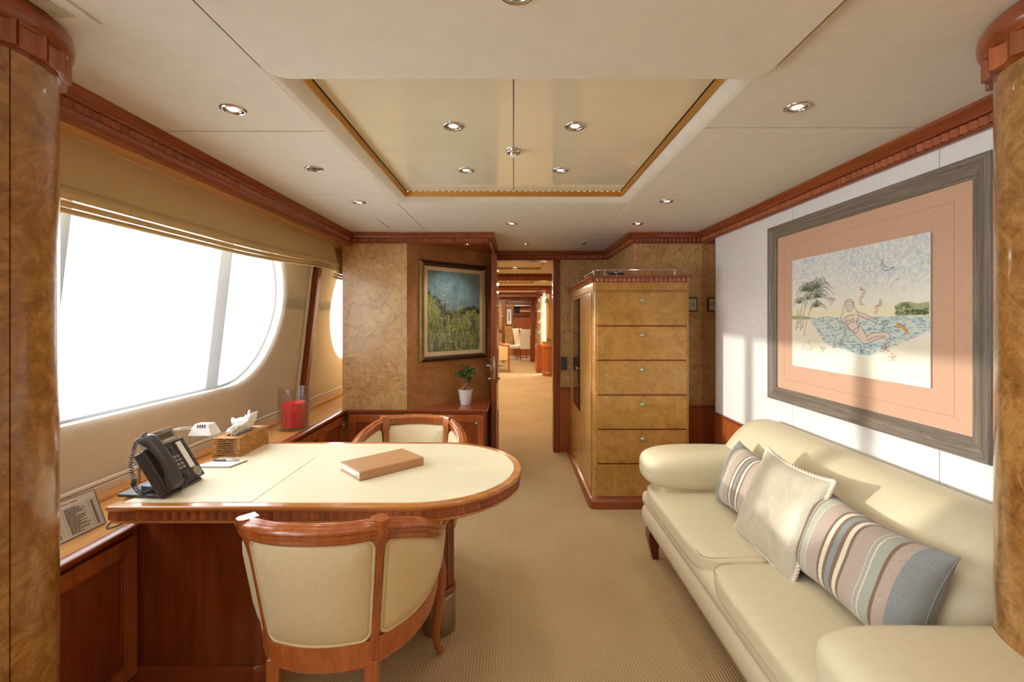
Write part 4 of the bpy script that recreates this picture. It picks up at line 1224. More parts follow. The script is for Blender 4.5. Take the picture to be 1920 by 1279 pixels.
def seaside():
    K = Canvas(330, 236, 4); K.asp = .70
    paper = (243, 239, 222); K.c[:] = K.rgb(paper)
    U, V = K.U, K.V
    # sky in blue crayon, yellow band above the horizon
    n = K.noise(40, 30, 3); nb = K.noise(5, 4, 3)
    K.mix(np.clip((V - .50) / .35, 0, 1) * np.clip(K.noise(90, 70, 2) * 1.5 - .2, 0, 1) * (.3 + .5 * nb), (140, 172, 208))
    K.mix(np.clip((V - .85) / .15, 0, 1) * np.clip(n * 2 - .8, 0, 1) * .35, (112, 146, 200))
    K.mix(np.clip(1 - abs(V - .49) / .09, 0, 1) * (V > .45) * .5 * (.5 + nb * .6), (244, 226, 142))
    # sand
    K.mix((V < .46) * np.clip(nb * 1.2 - .35, 0, 1) * .5, (226, 208, 168))
    sea = [(.17, .447), (.20, .40), (.243, .339), (.30, .25), (.36, .215), (.474, .20), (.582, .165), (.68, .175), (.783, .245), (.90, .31), (1, .368), (1, .467), (.6, .461)]
    m = K.noise(60, 24, 2)
    K.poly(sea, (206, 220, 212), .75)
    r = K.rs
    for k in range(900):
        u = r.uniform(.2, 1); v = r.uniform(.17, .46)
        lo = np.interp(u, [p[0] for p in sea[:11]], [p[1] for p in sea[:11]])
        if v < lo: continue
        c = [(96, 142, 158), (74, 122, 150), (120, 172, 178), (88, 132, 186), (84, 96, 110), (150, 190, 190)][r.randint(6)]
        L = r.uniform(.008, .03); K.curve([(u, v), (u + L * .5, v + r.uniform(-.006, .008)), (u + L, v)], .0016, c, .75)
    for k in range(60):
        u = r.uniform(.6, .97); K.stroke([(u, r.uniform(.40, .462)), (u + r.uniform(.02, .06), r.uniform(.41, .46))], .001, (150, 182, 196), .3)
    K.poly([(.81, .527), (.847, .551), (.887, .562), (.936, .545), (.995, .556), (.995, .473), (.887, .469), (.824, .463)], (150, 160, 104), .8)
    for k in range(420):
        u = r.uniform(.812, .995); v = r.uniform(.468, .53 + .03 * math.sin((u - .81) * 34))
        if abs((v - .50) - (u - .81) * .1) < .007: continue
        K.stroke([(u, v), (u + r.uniform(-.004, .006), v + r.uniform(.002, .009))], .0022, [(66, 86, 48), (92, 116, 62), (60, 66, 48)][r.randint(3)], .8)
    K.poly([(.0, .47), (.08, .475), (.19, .458), (.20, .443), (0, .44)], (132, 146, 92), .8)
    # palms
    for t in ([(.04, .34), (.05, .427), (.06, .521)], [(.088, .342), (.091, .427), (.094, .537)], [(.125, .293), (.147, .419), (.192, .54)], [(.069, .401), (.12, .503), (.156, .60)], [(.105, .36), (.115, .45), (.138, .62)], [(.06, .36), (.07, .46), (.11, .58)]):
        K.curve(t, .0042, (226, 214, 178)); 
        p = spline([Vector((x, y, 0)) for x, y in t], 9)
        for q in p: K.stroke([(q.x - .006, q.y), (q.x + .006, q.y + .003)], .0014, (84, 76, 58), .9)
    for (x, y, R, nn, bias) in ((.138, .70, .12, 14, .5), (.243, .715, .14, 16, .9), (.074, .59, .085, 10, .1), (.245, .63, .12, 14, .9), (.235, .55, .09, 12, .8), (.183, .69, .13, 14, .6), (.16, .62, .1, 10, .4)):
        for k in range(nn):
            a = PI * (k + .5) / nn * 1.25 - .35; L = R * r.uniform(.7, 1.1)
            x1 = x + math.cos(a) * L * .55 + bias * .012; y1 = y + math.sin(a) * L * .6 + .012
            x2 = x1 + math.cos(a) * L * .35 + bias * .018; y2 = y1 - L * .45
            K.curve([(x, y), (x1, y1), (x2, y2)], .0042, [(92, 108, 78), (74, 84, 62), (112, 122, 92)][r.randint(3)], .9, True)
    # crescent moon and star
    K.curve([(.74, .874), (.730, .831), (.757, .786), (.808, .802)], .0018, (70, 72, 92)); K.curve([(.74, .874), (.745, .835), (.764, .812), (.808, .802)], .0016, (80, 82, 100))
    K.curve([(.750, .83), (.757, .822), (.753, .815)], .0012, (90, 90, 110))
    for a in range(3): K.stroke([(.826 - .009 * math.cos(a), .72 - .012 * math.sin(a)), (.826 + .009 * math.cos(a), .72 + .012 * math.sin(a))], .001, (120, 122, 130), .8)
    # bathing woman drawn in pencil outline
    skin = (232, 214, 196); ln = (112, 94, 90)
    K.poly([(.512, .585), (.539, .566), (.539, .53), (.515, .498), (.488, .532), (.488, .568)], skin)
    K.poly([(.474, .452), (.509, .475), (.56, .478), (.60, .485), (.66, .452), (.708, .434), (.696, .42), (.62, .445), (.568, .452), (.566, .423), (.572, .391), (.582, .398), (.607, .367), (.629, .33), (.669, .34), (.728, .35), (.762, .349), (.786, .324), (.773, .296), (.728, .303), (.669, .275), (.62, .255), (.582, .289), (.536, .343), (.515, .371), (.495, .393), (.484, .43), (.484, .348), (.477, .285), (.445, .272), (.467, .292), (.474, .348), (.472, .392), (.46, .451)], skin)
    K.poly([(.481, .569), (.491, .59), (.515, .60), (.539, .588), (.552, .537), (.575, .495), (.579, .451), (.56, .43), (.55, .48), (.539, .53), (.539, .566), (.512, .585), (.49, .56), (.486, .52), (.478, .46), (.462, .42), (.445, .451), (.463, .496), (.467, .54)], (238, 228, 208))
    for pts in ([(.512, .585), (.539, .566), (.539, .53), (.515, .498), (.488, .532), (.488, .568), (.512, .585)], [(.488, .59), (.467, .54), (.463, .496), (.445, .451), (.467, .407)], [(.536, .588), (.552, .537), (.569, .501), (.579, .451), (.566, .423)],
                [(.481, .569), (.491, .59), (.515, .598), (.539, .586), (.546, .558)], [(.474, .451), (.509, .473), (.556, .476)], [(.481, .444), (.495, .393), (.515, .371), (.529, .35)], [(.566, .451), (.566, .423), (.572, .391)],
                [(.489, .422), (.502, .433), (.519, .422), (.512, .404), (.495, .404), (.489, .422)], [(.524, .433), (.539, .442), (.549, .43), (.542, .417), (.529, .419), (.524, .433)],
                [(.536, .347), (.572, .377), (.582, .394), (.575, .352), (.562, .33), (.536, .347)], [(.582, .398), (.607, .367), (.629, .323), (.634, .306)], [(.536, .343), (.582, .289), (.62, .255), (.669, .277), (.728, .305), (.77, .297)],
                [(.634, .306), (.669, .338), (.728, .348), (.762, .349), (.786, .324), (.773, .294)], [(.636, .282), (.699, .316), (.756, .319)], [(.46, .451), (.472, .392), (.474, .348), (.467, .292), (.445, .272)], [(.477, .422), (.484, .348), (.477, .282)],
                [(.569, .501), (.626, .479), (.669, .451), (.708, .434)], [(.569, .479), (.62, .451), (.657, .437), (.696, .42)]):
        K.curve(pts, .0021, ln, .95)
    for x, y in ((.502, .549), (.526, .549)): K.stroke([(x - .004, y), (x + .004, y + .001)], .002, (70, 60, 60))
    K.stroke([(.509, .521), (.519, .521)], .0018, (170, 80, 76))
    # small floating swimmers, fish, starfish, shells
    for pts in ([(.598, .675), (.62, .652), (.607, .618), (.591, .591), (.601, .556), (.617, .554)], [(.725, .573), (.725, .544), (.699, .538), (.705, .511), (.69, .484)], [(.363, .613), (.397, .607), (.379, .589), (.367, .555)]):
        K.curve(pts, .009, (230, 196, 180), .8, True); K.curve([(x + .008, y) for x, y in pts], .0014, (150, 100, 84), .9); K.curve([(x - .007, y) for x, y in pts], .0014, (150, 100, 84), .9); K.curve([(pts[0][0] + .009 * math.cos(k), pts[0][1] + .012 * math.sin(k)) for k in range(8)], .0014, (150, 100, 84), .9)
    K.curve([(.826, .403), (.852, .394), (.882, .354)], .011, (222, 164, 88)); K.curve([(.826, .410), (.856, .402), (.886, .354)], .0018, (120, 80, 50))
    for cx, cy, c in ((.756, .234, (170, 110, 96)), (.80, .174, (206, 160, 120)), (.45, .245, (158, 112, 96)), (.60, .20, (84, 116, 170))):
        for k in range(5):
            a = 2 * PI * k / 5 + .4; K.curve([(cx, cy), (cx + .016 * math.cos(a), cy + .022 * math.sin(a)), (cx + .026 * math.cos(a + .3), cy + .03 * math.sin(a + .3))], .003, c, .9)
    for k in range(26):
        a = r.uniform(0, 2 * PI); q = r.uniform(0, 1)
        K.stroke([(.301 + .022 * q * math.cos(a), .185 + .03 * q * math.sin(a)), (.301 + .026 * math.cos(a) * q, .18 + .034 * q * math.sin(a))], .003, [(150, 138, 80), (92, 84, 56), (206, 190, 120)][r.randint(3)])
    K.curve([(.11, .18), (.12, .22), (.155, .235), (.19, .21), (.195, .17), (.11, .17)], .0018, (158, 150, 150)); K.curve([(.17, .23), (.18, .26), (.175, .24)], .0016, (158, 150, 150))
    K.curve([(.385, .21), (.392, .235), (.408, .23), (.408, .21), (.385, .208)], .003, (160, 112, 90))
    for k in range(10): K.stroke([(.20 + k * .016, .115 + r.uniform(-.004, .004)), (.208 + k * .016, .118)], .0012, (158, 160, 176), .7)
    K.curve([(.902, .058), (.920, .066), (.926, .048), (.945, .056), (.959, .052), (.978, .044)], .0014, (150, 148, 140), .8)
    return K
K = seaside()
PU = lambda y0, y1, z0, z1, x: (lambda u_, v_: (x, y0 + (y1 - y0) * u_, z0 + (z1 - z0) * v_))
box('art_paper', M['paper'], pa, 1.5195, 1.5225, 1.658, 2.480, 1.126, 1.698)
box('paper_spacer', M['mat_line'], pa, 1.5225, 1.526, 1.67, 2.468, 1.138, 1.686)
K.mesh('drawing', PU(2.480, 1.658, 1.126, 1.698, 1.5190), M['drawing'], pa)

def meadow():
    K = Canvas(170, 236, 9); K.asp = 1.35; r = K.rs; U, V = K.U, K.V
    K.c[:] = K.rgb((122, 152, 158)); n = K.noise(4, 5, 4); n2 = K.noise(14, 16, 3)
    K.mix(np.clip(n * 1.6 - .4, 0, 1) * .8, (74, 104, 124)); K.mix(np.clip(n2 * 1.6 - .7, 0, 1) * (V > .5) * .7, (150, 170, 164))
    hill = .52 + .05 * np.sin(U * 9 + 1) + .26 * np.clip(.42 - U, 0, 1) * 1.6 + .10 * (n2 - .5) + .06 * np.clip(U - .75, 0, 1) * 3
    K.mix(V < hill, (112, 126, 72)); K.mix((V < hill) * (V > hill - .09) * (n2 > .42), (54, 64, 74))
    K.mix((V < hill) * np.clip(n * 2.4 - .9, 0, 1), (140, 148, 58)); K.mix((V < hill - .05) * np.clip(K.noise(7, 9, 3) * 2.6 - 1.4, 0, 1), (74, 68, 82))
    K.mix((V < .28) * np.clip(K.noise(6, 6, 3) * 2 - .7, 0, 1) * .8, (90, 110, 96))
    for k in range(150):      # broad dabs
        x = r.uniform(-.02, 1); y = r.uniform(-.02, .72 - .3 * x if x < .6 else .55); b = r.uniform(-.06, .06)
        c = [(62, 74, 60), (150, 156, 62), (104, 96, 112), (128, 142, 70), (176, 178, 108), (84, 104, 86), (70, 86, 98)][r.randint(7)]
        K.curve([(x - .03, y), (x + b, y + .02), (x + .06, y + r.uniform(-.02, .03))], r.uniform(.008, .02), c, .65, True)
    for k in range(70):       # dark bushes on the ridge
        x = r.uniform(0, 1); yy = float(hill[int(np.clip(.5 * K.h, 0, K.h - 1)), int(x * (K.w - 1))])
        K.curve([(x, yy - .06), (x + .02, yy - .03), (x + .04, yy - .05)], r.uniform(.006, .014), [(46, 58, 58), (60, 66, 84), (54, 70, 44)][r.randint(3)], .8)
    for k in range(260):      # stalks and blades
        x = r.uniform(0, 1); y = r.uniform(-.02, .52 - .2 * x); L = r.uniform(.05, .2); b = r.uniform(-.06, .06)
        c = [(222, 214, 120), (196, 200, 140), (140, 160, 74), (236, 232, 190), (80, 96, 56), (204, 196, 170)][r.randint(6)]
        K.curve([(x, y), (x + b * .4, y + L * .5), (x + b, y + L)], r.uniform(.002, .005), c, .8, True)
    for k in range(60):
        x = r.uniform(0, .45); y = r.uniform(.45, .75); K.curve([(x, y), (x + .01, y + .1), (x + r.uniform(-.02, .03), y + .2)], .0025, (190, 200, 186), .5, True)
    K.curve([(.54, .45), (.58, .7), (.63, .92)], .004, (170, 176, 150), .7, True); K.curve([(.57, .6), (.60, .75), (.60, .88)], .003, (206, 206, 160), .7, True)
    for k in range(9):
        x = .02 + k * .035; K.curve([(x, .06), (x + .05, .2), (x + .14, .21), (x + .2, .1)], .0028, (206, 208, 190), .6)
    for k in range(90): K.stroke([(x_ := r.uniform(0, 1), y_ := r.uniform(.1, .5)), (x_ + .008, y_ + .006)], .005, [(226, 206, 90), (214, 190, 170), (96, 70, 92)][r.randint(3)], .8)
    return K
# painting on the slanted niche wall
uu = Vector((u.x, u.y)); a0 = Vector((-.87, 3.715)); nn = Vector((u.y, -u.x))
PN = lambda s, z, o: (a0.x + uu.x * s + nn.x * (o + .001), a0.y + uu.y * s + nn.y * (o + .001), z)
pc = empty('framed_painting', (a0.x + uu.x * .48 + nn.x * .01, a0.y + uu.y * .48 + nn.y * .01, 1.015), 'meadow painting in olive gold frame on the slanted niche wall', 'picture')
frame_sides(pc, PN, .113, .857, 1.015, 1.876, .045, [(0, 0), (0, .012), (.006, .022), (.024, .030), (.034, .026), (.040, .018), (.046, .012), (.046, 0)], [M['dark_bronze'], M['olive_gold']])
def pn_box(name, mat, s0, s1, z0, z1, o0, o1):
    return G().strip([[PN(s0, z0, o0), PN(s1, z0, o0), PN(s1, z0, o1), PN(s0, z0, o1)], [PN(s0, z1, o0), PN(s1, z1, o0), PN(s1, z1, o1), PN(s0, z1, o1)]], closed_u=True, caps=True).build(name, mat, pc)
pn_box('mount', M['mat_cream'], .155, .815, 1.057, 1.834, .004, .008)
pn_box('mount_lip', M['mat_cream'], .150, .820, 1.052, 1.839, .002, .005)
s0, s1, z0, z1 = .193, .777, 1.097, 1.796
meadow().mesh('canvas', lambda p, q: PN(s0 + (s1 - s0) * p, z0 + (z1 - z0) * q, .0086), M['painting'], pc)

# ------------------------------------------------------------------ things on the desk and ledge
DT = DZ + .0006; PT = DZ + .0022
bn = empty('binder', (-.555, 1.93, DT), 'tan leather binder lying on the cream desk top', 'binder')
c0 = Vector((-.597, 1.762, 0)); ex = Vector((.209, .196, 0)).normalized(); ey = Vector((-.121, .128, 0)).normalized()
def bpt(a, b, z): p = c0 + ex * a + ey * b; return (p.x, p.y, DT + z)
def bslab(name, mat, a0_, a1_, b0_, b1_, z0_, z1_, **kw):
    return G().strip([[bpt(a0_, b0_, z0_), bpt(a1_, b0_, z0_), bpt(a1_, b1_, z0_), bpt(a0_, b1_, z0_)], [bpt(a0_, b0_, z1_), bpt(a1_, b0_, z1_), bpt(a1_, b1_, z1_), bpt(a0_, b1_, z1_)]], closed_u=True, caps=True).build(name, mat, bn, **kw)
L_, B_ = .287, .178
bslab('cover', M['tan_leather'], 0, L_, 0, B_, 0, .005, bevel=.0018)
bslab('cover', M['tan_leather'], 0, L_, .001, B_, .031, .036, bevel=.0022)
bslab('spine', M['tan_leather'], 0, L_, -.002, .004, .001, .0345, bevel=.0022)
bslab('pages', M['paper'], .006, L_ - .006, .006, B_ - .008, .0055, .028)
bslab('ring_mechanism', M['chrome'], .004, .010, .006, .05, .010, .016)

tb = empty('tissue_box', (-1.307, 2.19, DT), 'rattan tissue box at the back corner of the desk', 'box')
bx0, bx1, by0, by1, bh = -1.369, -1.243, 2.062, 2.312, .088
# coiled rattan courses, one strand per course
for k in range(11):
    z = DT + .004 + k * .0080
    G().tube([(bx0 + .004, by0 + .004, z), (bx1 - .004, by0 + .004, z), (bx1 - .004, by1 - .004, z), (bx0 + .004, by1 - .004, z)], .0043, 6, closed=True).build('rattan_course', M['rattan'], tb, angle=80)
g = G(); sx0, sx1, sy0, sy1 = -1.335, -1.277, 2.10, 2.275
zt_ = DT + .088
g.box(bx0, bx1, by0, sy0, zt_ - .004, zt_).box(bx0, bx1, sy1, by1, zt_ - .004, zt_).box(bx0, sx0, sy0, sy1, zt_ - .004, zt_).box(sx1, bx1, sy0, sy1, zt_ - .004, zt_)
g.build('lid', M['rattan'], tb, bevel=.0015)
g = G()
for k in range(22):
    y = by0 + .012 + k * .0107
    for x in (bx0 + .008, bx1 - .008, bx0 + .019, bx1 - .019): g.obox((x, y, zt_ + .0008), (1, .3, 0), (-.3, 1, 0), (0, 0, 1), .0045, .0022, .0012)
g.build('weave_stitch', M['rattan'], tb, kind='stuff')
random.seed(11)
box('cavity', M['soil'], tb, sx0 - .002, sx1 + .002, sy0 - .002, sy1 + .002, DT + .02, DT + .06)
for j in range(3):
    rows = []
    for i in range(13):
        t = i / 12; row = []
        for k in range(9):
            v = k / 8
            y = 2.108 + .150 * t + .012 * math.sin(7 * v + j * 2)
            x = -1.306 + (v ** 1.1) * (.030 * math.sin(t * 9 + j * 2.1) + (.026 * (j - 1)))
            z = zt_ - .012 + v * (.044 + .026 * math.sin(t * 5.0 + j * 1.3) ** 2 + .030 * t) + .006 * math.sin(t * 23 + v * 5)
            row.append((x, y, z))
        rows.append(row)
    o = G().strip(rows).build('tissue', M['tissue'], tb, angle=100)
    md = o.modifiers.new('thick', 'SOLIDIFY'); md.thickness = .0012
    if j: pass

# candle in glass cylinder
VX, VY = -1.478, 3.06
ve = empty('glass_vase', (VX, VY, LZ), 'clear glass cylinder standing on the window ledge around a candle', 'vase')
G().lathe([(.0005, LZ + .0005), (.094, LZ + .0005), (.101, LZ + .006), (.1015, LZ + .27), (.1, LZ + .275), (.0965, LZ + .27), (.096, LZ + .022), (.090, LZ + .016), (.0005, LZ + .016)], (VX, VY, 0), 48, caps=False).build('cylinder', M['vase'], ve, angle=50)
ca = empty('candle', (VX, VY, LZ + .017), 'thick red pillar candle inside the clear glass cylinder', 'candle')
cz0 = LZ + .0165
G().lathe([(.0005, cz0), (.072, cz0), (.077, cz0 + .004), (.078, cz0 + .155), (.075, cz0 + .163), (.069, cz0 + .163), (.060, cz0 + .150), (.03, cz0 + .143), (.0005, cz0 + .141)], (VX, VY, 0), 40, caps=False).build('wax', M['wax'], ca, angle=50)
G().tube([(VX, VY, cz0 + .14), (VX + .001, VY, cz0 + .150), (VX + .003, VY, cz0 + .157)], .0014, 6).build('wick', M['ink'], ca)

# reading lamp on the ledge
rl_ = empty('reading_lamp', (-1.53, 1.86, LZ), 'chrome gooseneck reading lamp with white shade behind the telephone', 'lamp')
G().lathe([(.045, LZ), (.045, LZ + .008), (.038, LZ + .014), (.010, LZ + .018), (.008, LZ + .03)], (-1.53, 1.86, 0), 28).build('base', M['chrome'], rl_, angle=40)
arm_ = spline([(-1.53, 1.86, LZ + .02), (-1.53, 1.86, LZ + .12), (-1.525, 1.872, .83), (-1.50, 1.915, .875), (-1.465, 1.97, .898), (-1.425, 2.03, .894)], 8)
G().tube(arm_, .006, 10).build('gooseneck', M['chrome'], rl_, angle=80)
# small trapezoid shade
def frust(cx, cy, z0, z1, a0_, b0_, a1_, b1_, t=0):
    return [[(cx - a0_, cy - b0_, z0), (cx + a0_, cy - b0_, z0), (cx + a0_, cy + b0_, z0), (cx - a0_, cy + b0_, z0)], [(cx - a1_, cy - b1_, z1), (cx + a1_, cy - b1_, z1), (cx + a1_, cy + b1_, z1), (cx - a1_, cy + b1_, z1)]]
scx, scy = -1.385, 2.04
a_, b_ = frust(scx, scy, .864, .910, .052, .034, .031, .024); c_, d_ = frust(scx, scy, .865, .907, .049, .031, .028, .021)
G().strip([a_, b_, d_, c_], closed_u=True).build('shade', M['white_ceramic'], rl_, angle=20)
box('shade_top', M['white_ceramic'], rl_, scx - .031, scx + .031, scy - .024, scy + .024, .907, .911)
g = G()
for k in range(4): g.box(scx - .014 + k * .010, scx - .011 + k * .010, scy - .0285, scy - .0235, .896, .9115)
g.build('vent_slot', M['ink'], rl_)
G().lathe([(.012, .872), (.016, .882), (.012, .9)], (scx, scy, 0), 16).build('bulb', M['lamp_glow'], rl_)
G().tube([(scx - .044, scy - .030, .866), (scx - .044, scy - .030, .832)], .0012, 6).build('pull_chain', M['bronze'], rl_)
G().lathe([(.0005, .824), (.004, .827), (.003, .834)], (scx - .044, scy - .030, 0), 10).build('pull_knob', M['bronze'], rl_)

# notepad and pen
npd = empty('notepad', (-1.28, 1.93, PT), 'small grey-edged notepad on the desk beside the telephone', 'notepad')
G().prism([(-1.350, 1.915), (-1.192, 1.915), (-1.192 + .02, 2.005), (-1.31, 2.005)], PT, PT + .004).build('backing', M['grey_plastic'], npd)
G().prism([(-1.345, 1.919), (-1.197, 1.919), (-1.178, 2.001), (-1.306, 2.001)], PT + .004, PT + .0065).build('sheet', M['paper'], npd)
pe = empty('pen', (-1.26, 1.975, PT + .0066), 'slim black and silver ballpoint pen lying on the notepad', 'pen')
G().lathe([(.0012, -.062), (.004, -.052), (.0043, .0), (.0043, .003)], (-1.255, 1.985, PT + .0112), 12, ax='x').build('barrel', M['black'], pe)
G().lathe([(.0047, .003), (.0047, .012), (.0043, .0125), (.0040, .055), (.002, .06)], (-1.255, 1.985, PT + .0112), 12, ax='x').build('cap', M['chrome'], pe)
box('clip', M['chrome'], pe, -1.245, -1.205, 1.984, 1.986, PT + .0155, PT + .0168)

# ---- desk telephone: face leans back, keys face the room
ph = empty('telephone', (-1.29, 1.69, PT), 'black desk telephone with handset, keypad and grey display', 'telephone')
F0 = Vector((-1.208, 1.580, PT + .018)); F1 = Vector((-1.216, 1.795, PT + .018)); T0 = Vector((-1.318, 1.575, .955))
ey_ = (F1 - F0).normalized(); eu_ = (T0 - F0); FH = eu_.length; eu_ = (eu_ - ey_ * eu_.dot(ey_)).normalized(); en_ = ey_.cross(eu_).normalized()
if en_.x < 0: en_ = -en_
FW = (F1 - F0).length
def fp(a, b, n=0): return F0 + ey_ * (a * FW) + eu_ * (b * FH) + en_ * n
def fbox(name, mat, a0_, a1_, b0_, b1_, n0, n1, parent=None, **kw):
    g = G(); g.strip([[fp(a0_, b0_, n0), fp(a1_, b0_, n0), fp(a1_, b1_, n0), fp(a0_, b1_, n0)], [fp(a0_, b0_, n1), fp(a1_, b0_, n1), fp(a1_, b1_, n1), fp(a0_, b1_, n1)]], closed_u=True, caps=True)
    return g.build(name, mat, parent or ph, **kw)
fbox('body', M['black'], 0, 1, 0, .79, -.028, 0, bevel=.004)
fbox('display_hood', M['grey_plastic'], .16, .86, .775, 1.04, -.022, .006, bevel=.003)
fbox('display', M['lcd'], .34, .78, .86, .96, .006, .0075)
fbox('display_strip', M['paper'], .52, .79, .82, .832, .006, .007)
fbox('maker_mark', M['ink'], .42, .60, .985, 1.0, .006, .0066)
fbox('label_strip', M['paper'], .76, .885, .215, .74, 0, .0012)
for k in range(12):
    fbox('line_key', M['key_dark'], .905, .955, .235 + k * .042, .262 + k * .042, 0, .004, bevel=.001)
    if k % 2 == 0 or k > 5: fbox('line_key', M['key_dark'], .70, .745, .235 + k * .042, .262 + k * .042, 0, .004, bevel=.001)
for i in range(3):
    for j in range(4):
        fbox('number_key', M['key'], .43 + i * .085, .49 + i * .085, .26 + j * .072, .305 + j * .072, 0, .005, bevel=.0015)
for i in range(3):
    for j in range(2): fbox('function_key', M['key_dark'], .43 + i * .088, .495 + i * .088, .12 + j * .055, .155 + j * .055, 0, .004, bevel=.001)
for i in range(2):
    for j in range(2): fbox('function_key', M['key_dark'], .46 + i * .1, .52 + i * .1, .585 + j * .07, .63 + j * .07, 0, .004, bevel=.001)
nv = G(); rows = []
for r_, n_ in ((.020, 0), (.020, .004), (.017, .006), (.010, .0045), (.0005, .0045)):
    rows.append([fp(.855, .115, n_) + ey_ * r_ * math.cos(2 * PI * k / 24) + eu_ * r_ * math.sin(2 * PI * k / 24) for k in range(24)])
nv.strip(rows, closed_u=True).build('navigation_key', M['grey_plastic'], ph, angle=50)
# cradle and handset along the near side
fbox('cradle', M['black'], .0, .345, .02, .80, -.001, .014, bevel=.006)
fbox('cradle_hook', M['paper'], .13, .24, .30, .335, .012, .018, bevel=.001)
rows = []
for t, n_, ww, hh in ((.0, .020, .012, .004), (.02, .024, .028, .011), (.07, .028, .033, .016), (.17, .028, .033, .016), (.25, .034, .029, .012), (.38, .040, .027, .011), (.55, .042, .026, .011), (.70, .038, .027, .011), (.80, .034, .029, .013), (.88, .028, .033, .017), (.95, .026, .033, .017), (1.0, .022, .028, .011), (1.02, .018, .012, .004)):
    c = fp(.13, t, n_); ring = []
    for k in range(16):
        a = 2 * PI * k / 16; ca_, sa_ = math.cos(a), math.sin(a)
        ring.append(c + ey_ * ww * math.copysign(abs(ca_) ** .7, ca_) + en_ * hh * math.copysign(abs(sa_) ** .8, sa_) * (1.2 if sa_ < 0 and hh > .015 else 1))
    rows.append(ring)
G().strip(rows, closed_u=True, caps=True).build('handset', M['black'], ph, angle=70, subsurf=1)
# stand
G().prism([(-1.395, 1.60), (-1.215, 1.585), (-1.215, 1.775), (-1.395, 1.79)], PT, PT + .012).build('base', M['black'], ph, bevel=.004)
G().prism([(-1.33, 1.62), (-1.225, 1.60), (-1.225, 1.765), (-1.33, 1.77)], PT + .012, PT + .035).build('stand', M['black'], ph, bevel=.006)
pts = [fp(.5, .05, -.026), fp(.5, .6, -.026)]
G().tube([(-1.30, 1.63, PT + .012), tuple(fp(.3, .55, -.02))], .006, 8).build('prop_leg', M['black'], ph)
G().tube([(-1.30, 1.74, PT + .012), tuple(fp(.8, .55, -.02))], .006, 8).build('prop_leg', M['black'], ph)
def coil(path, R=.0065, turns=40, r=.0017):
    P_ = spline(path, 12); out = []
    n = turns * 9
    for i in range(n + 1):
        t = i / n * (len(P_) - 1); k = min(int(t), len(P_) - 2); p = P_[k].lerp(P_[k + 1], t - k); d = (P_[k + 1] - P_[k]).normalized()
        a = d.cross(Vector((.3, 1, .2))).normalized(); b = d.cross(a); w_ = 2 * PI * turns * i / n
        out.append(p + a * R * math.cos(w_) + b * R * math.sin(w_))
    return G().tube(out, r, 5)
coil([fp(.12, 1.02, .03), fp(-.06, .93, .012), fp(-.10, .72, -.025), fp(-.09, .45, -.05), (-1.318, 1.578, .805), (-1.285, 1.575, PT + .022), (-1.262, 1.60, PT + .03)], turns=46).build('coiled_cord', M['black'], ph, angle=100)
coil([fp(.25, -.02, .032), fp(.33, .06, .040), fp(.36, .16, .034), fp(.34, .10, .02), fp(.30, -.02, .008), fp(.26, -.04, .004)], turns=22, R=.005).build('coiled_cord', M['black'], ph, angle=100)
G().tube(spline([(-1.39, 1.68, PT + .006), (-1.43, 1.70, .70), (-1.46, 1.66, LZ + .01), (-1.43, 1.60, LZ + .004), (-1.41, 1.64, LZ + .004), (-1.46, 1.74, LZ + .004)], 8), .0025, 6).build('line_cord', M['black'], ph, angle=90)

# printed directory sign leaning on the hull
sg = empty('directory_sign', (-1.49, 1.53, LZ), 'printed directory card in a frame leaning on the ledge', 'sign')
sa, sb = Vector((-1.478, 1.648, LZ + .0005)), Vector((-1.492, 1.400, LZ + .0005))
su = (sb - sa).normalized(); sup = Vector((-.042, -.003, .122)).normalized(); sn = su.cross(sup).normalized()
if sn.x < 0: sn = -sn
SW, SH = (sb - sa).length, .132
def sp_(a, b, n=0): return sa + su * ((1 - a) * SW) + sup * (b * SH) + sn * n     # a: 0 near end .. 1 far end
def sbox(g, a0_, a1_, b0_, b1_, n0, n1):
    return g.strip([[sp_(a0_, b0_, n0), sp_(a1_, b0_, n0), sp_(a1_, b1_, n0), sp_(a0_, b1_, n0)], [sp_(a0_, b0_, n1), sp_(a1_, b0_, n1), sp_(a1_, b1_, n1), sp_(a0_, b1_, n1)]], closed_u=True, caps=True)
sbox(G(), 0, 1, 0, 1, 0, .003).build('card', M['paper'], sg, bevel=.0005)
g = G()
for q in ((0, 1, 0, .025), (0, 1, .975, 1), (0, .014, .025, .975), (.986, 1, .025, .975)): sbox(g, q[0], q[1], q[2], q[3], .003, .005)
g.build('clear_edge', M['grey_plastic'], sg)
g = G(); random.seed(3)
for a0_, a1_ in ((.14, .30), (.33, .42), (.45, .61), (.63, .73)): sbox(g, a0_, a1_, .865, .885, .003, .0034)
for k in range(24): sbox(g, .03, .97, .07 + k * .031, .0716 + k * .031, .003, .0033)
for a in (.03, .30, .36, .44, .50, .86, .97): sbox(g, a, a + .002, .07, .80, .003, .0033)
for k in range(22):
    b = .078 + k * .031; n_ = random.uniform(.10, .26)
    x = .53
    while x < .53 + n_:
        w_ = random.uniform(.02, .05); sbox(g, x, x + w_, b + .004, b + .021, .003, .0034); x += w_ + .008
    sbox(g, .89, .93, b + .004, b + .021, .003, .0034)
    if k % 9 != 4: sbox(g, .37, .41, b + .004, b + .02, .003, .0034)
    if k % 7 in (0, 3): sbox(g, .08, .08 + random.uniform(.06, .14), b + .004, b + .02, .003, .0034)
g.build('printed_text', M['ink'], sg, kind='stuff')

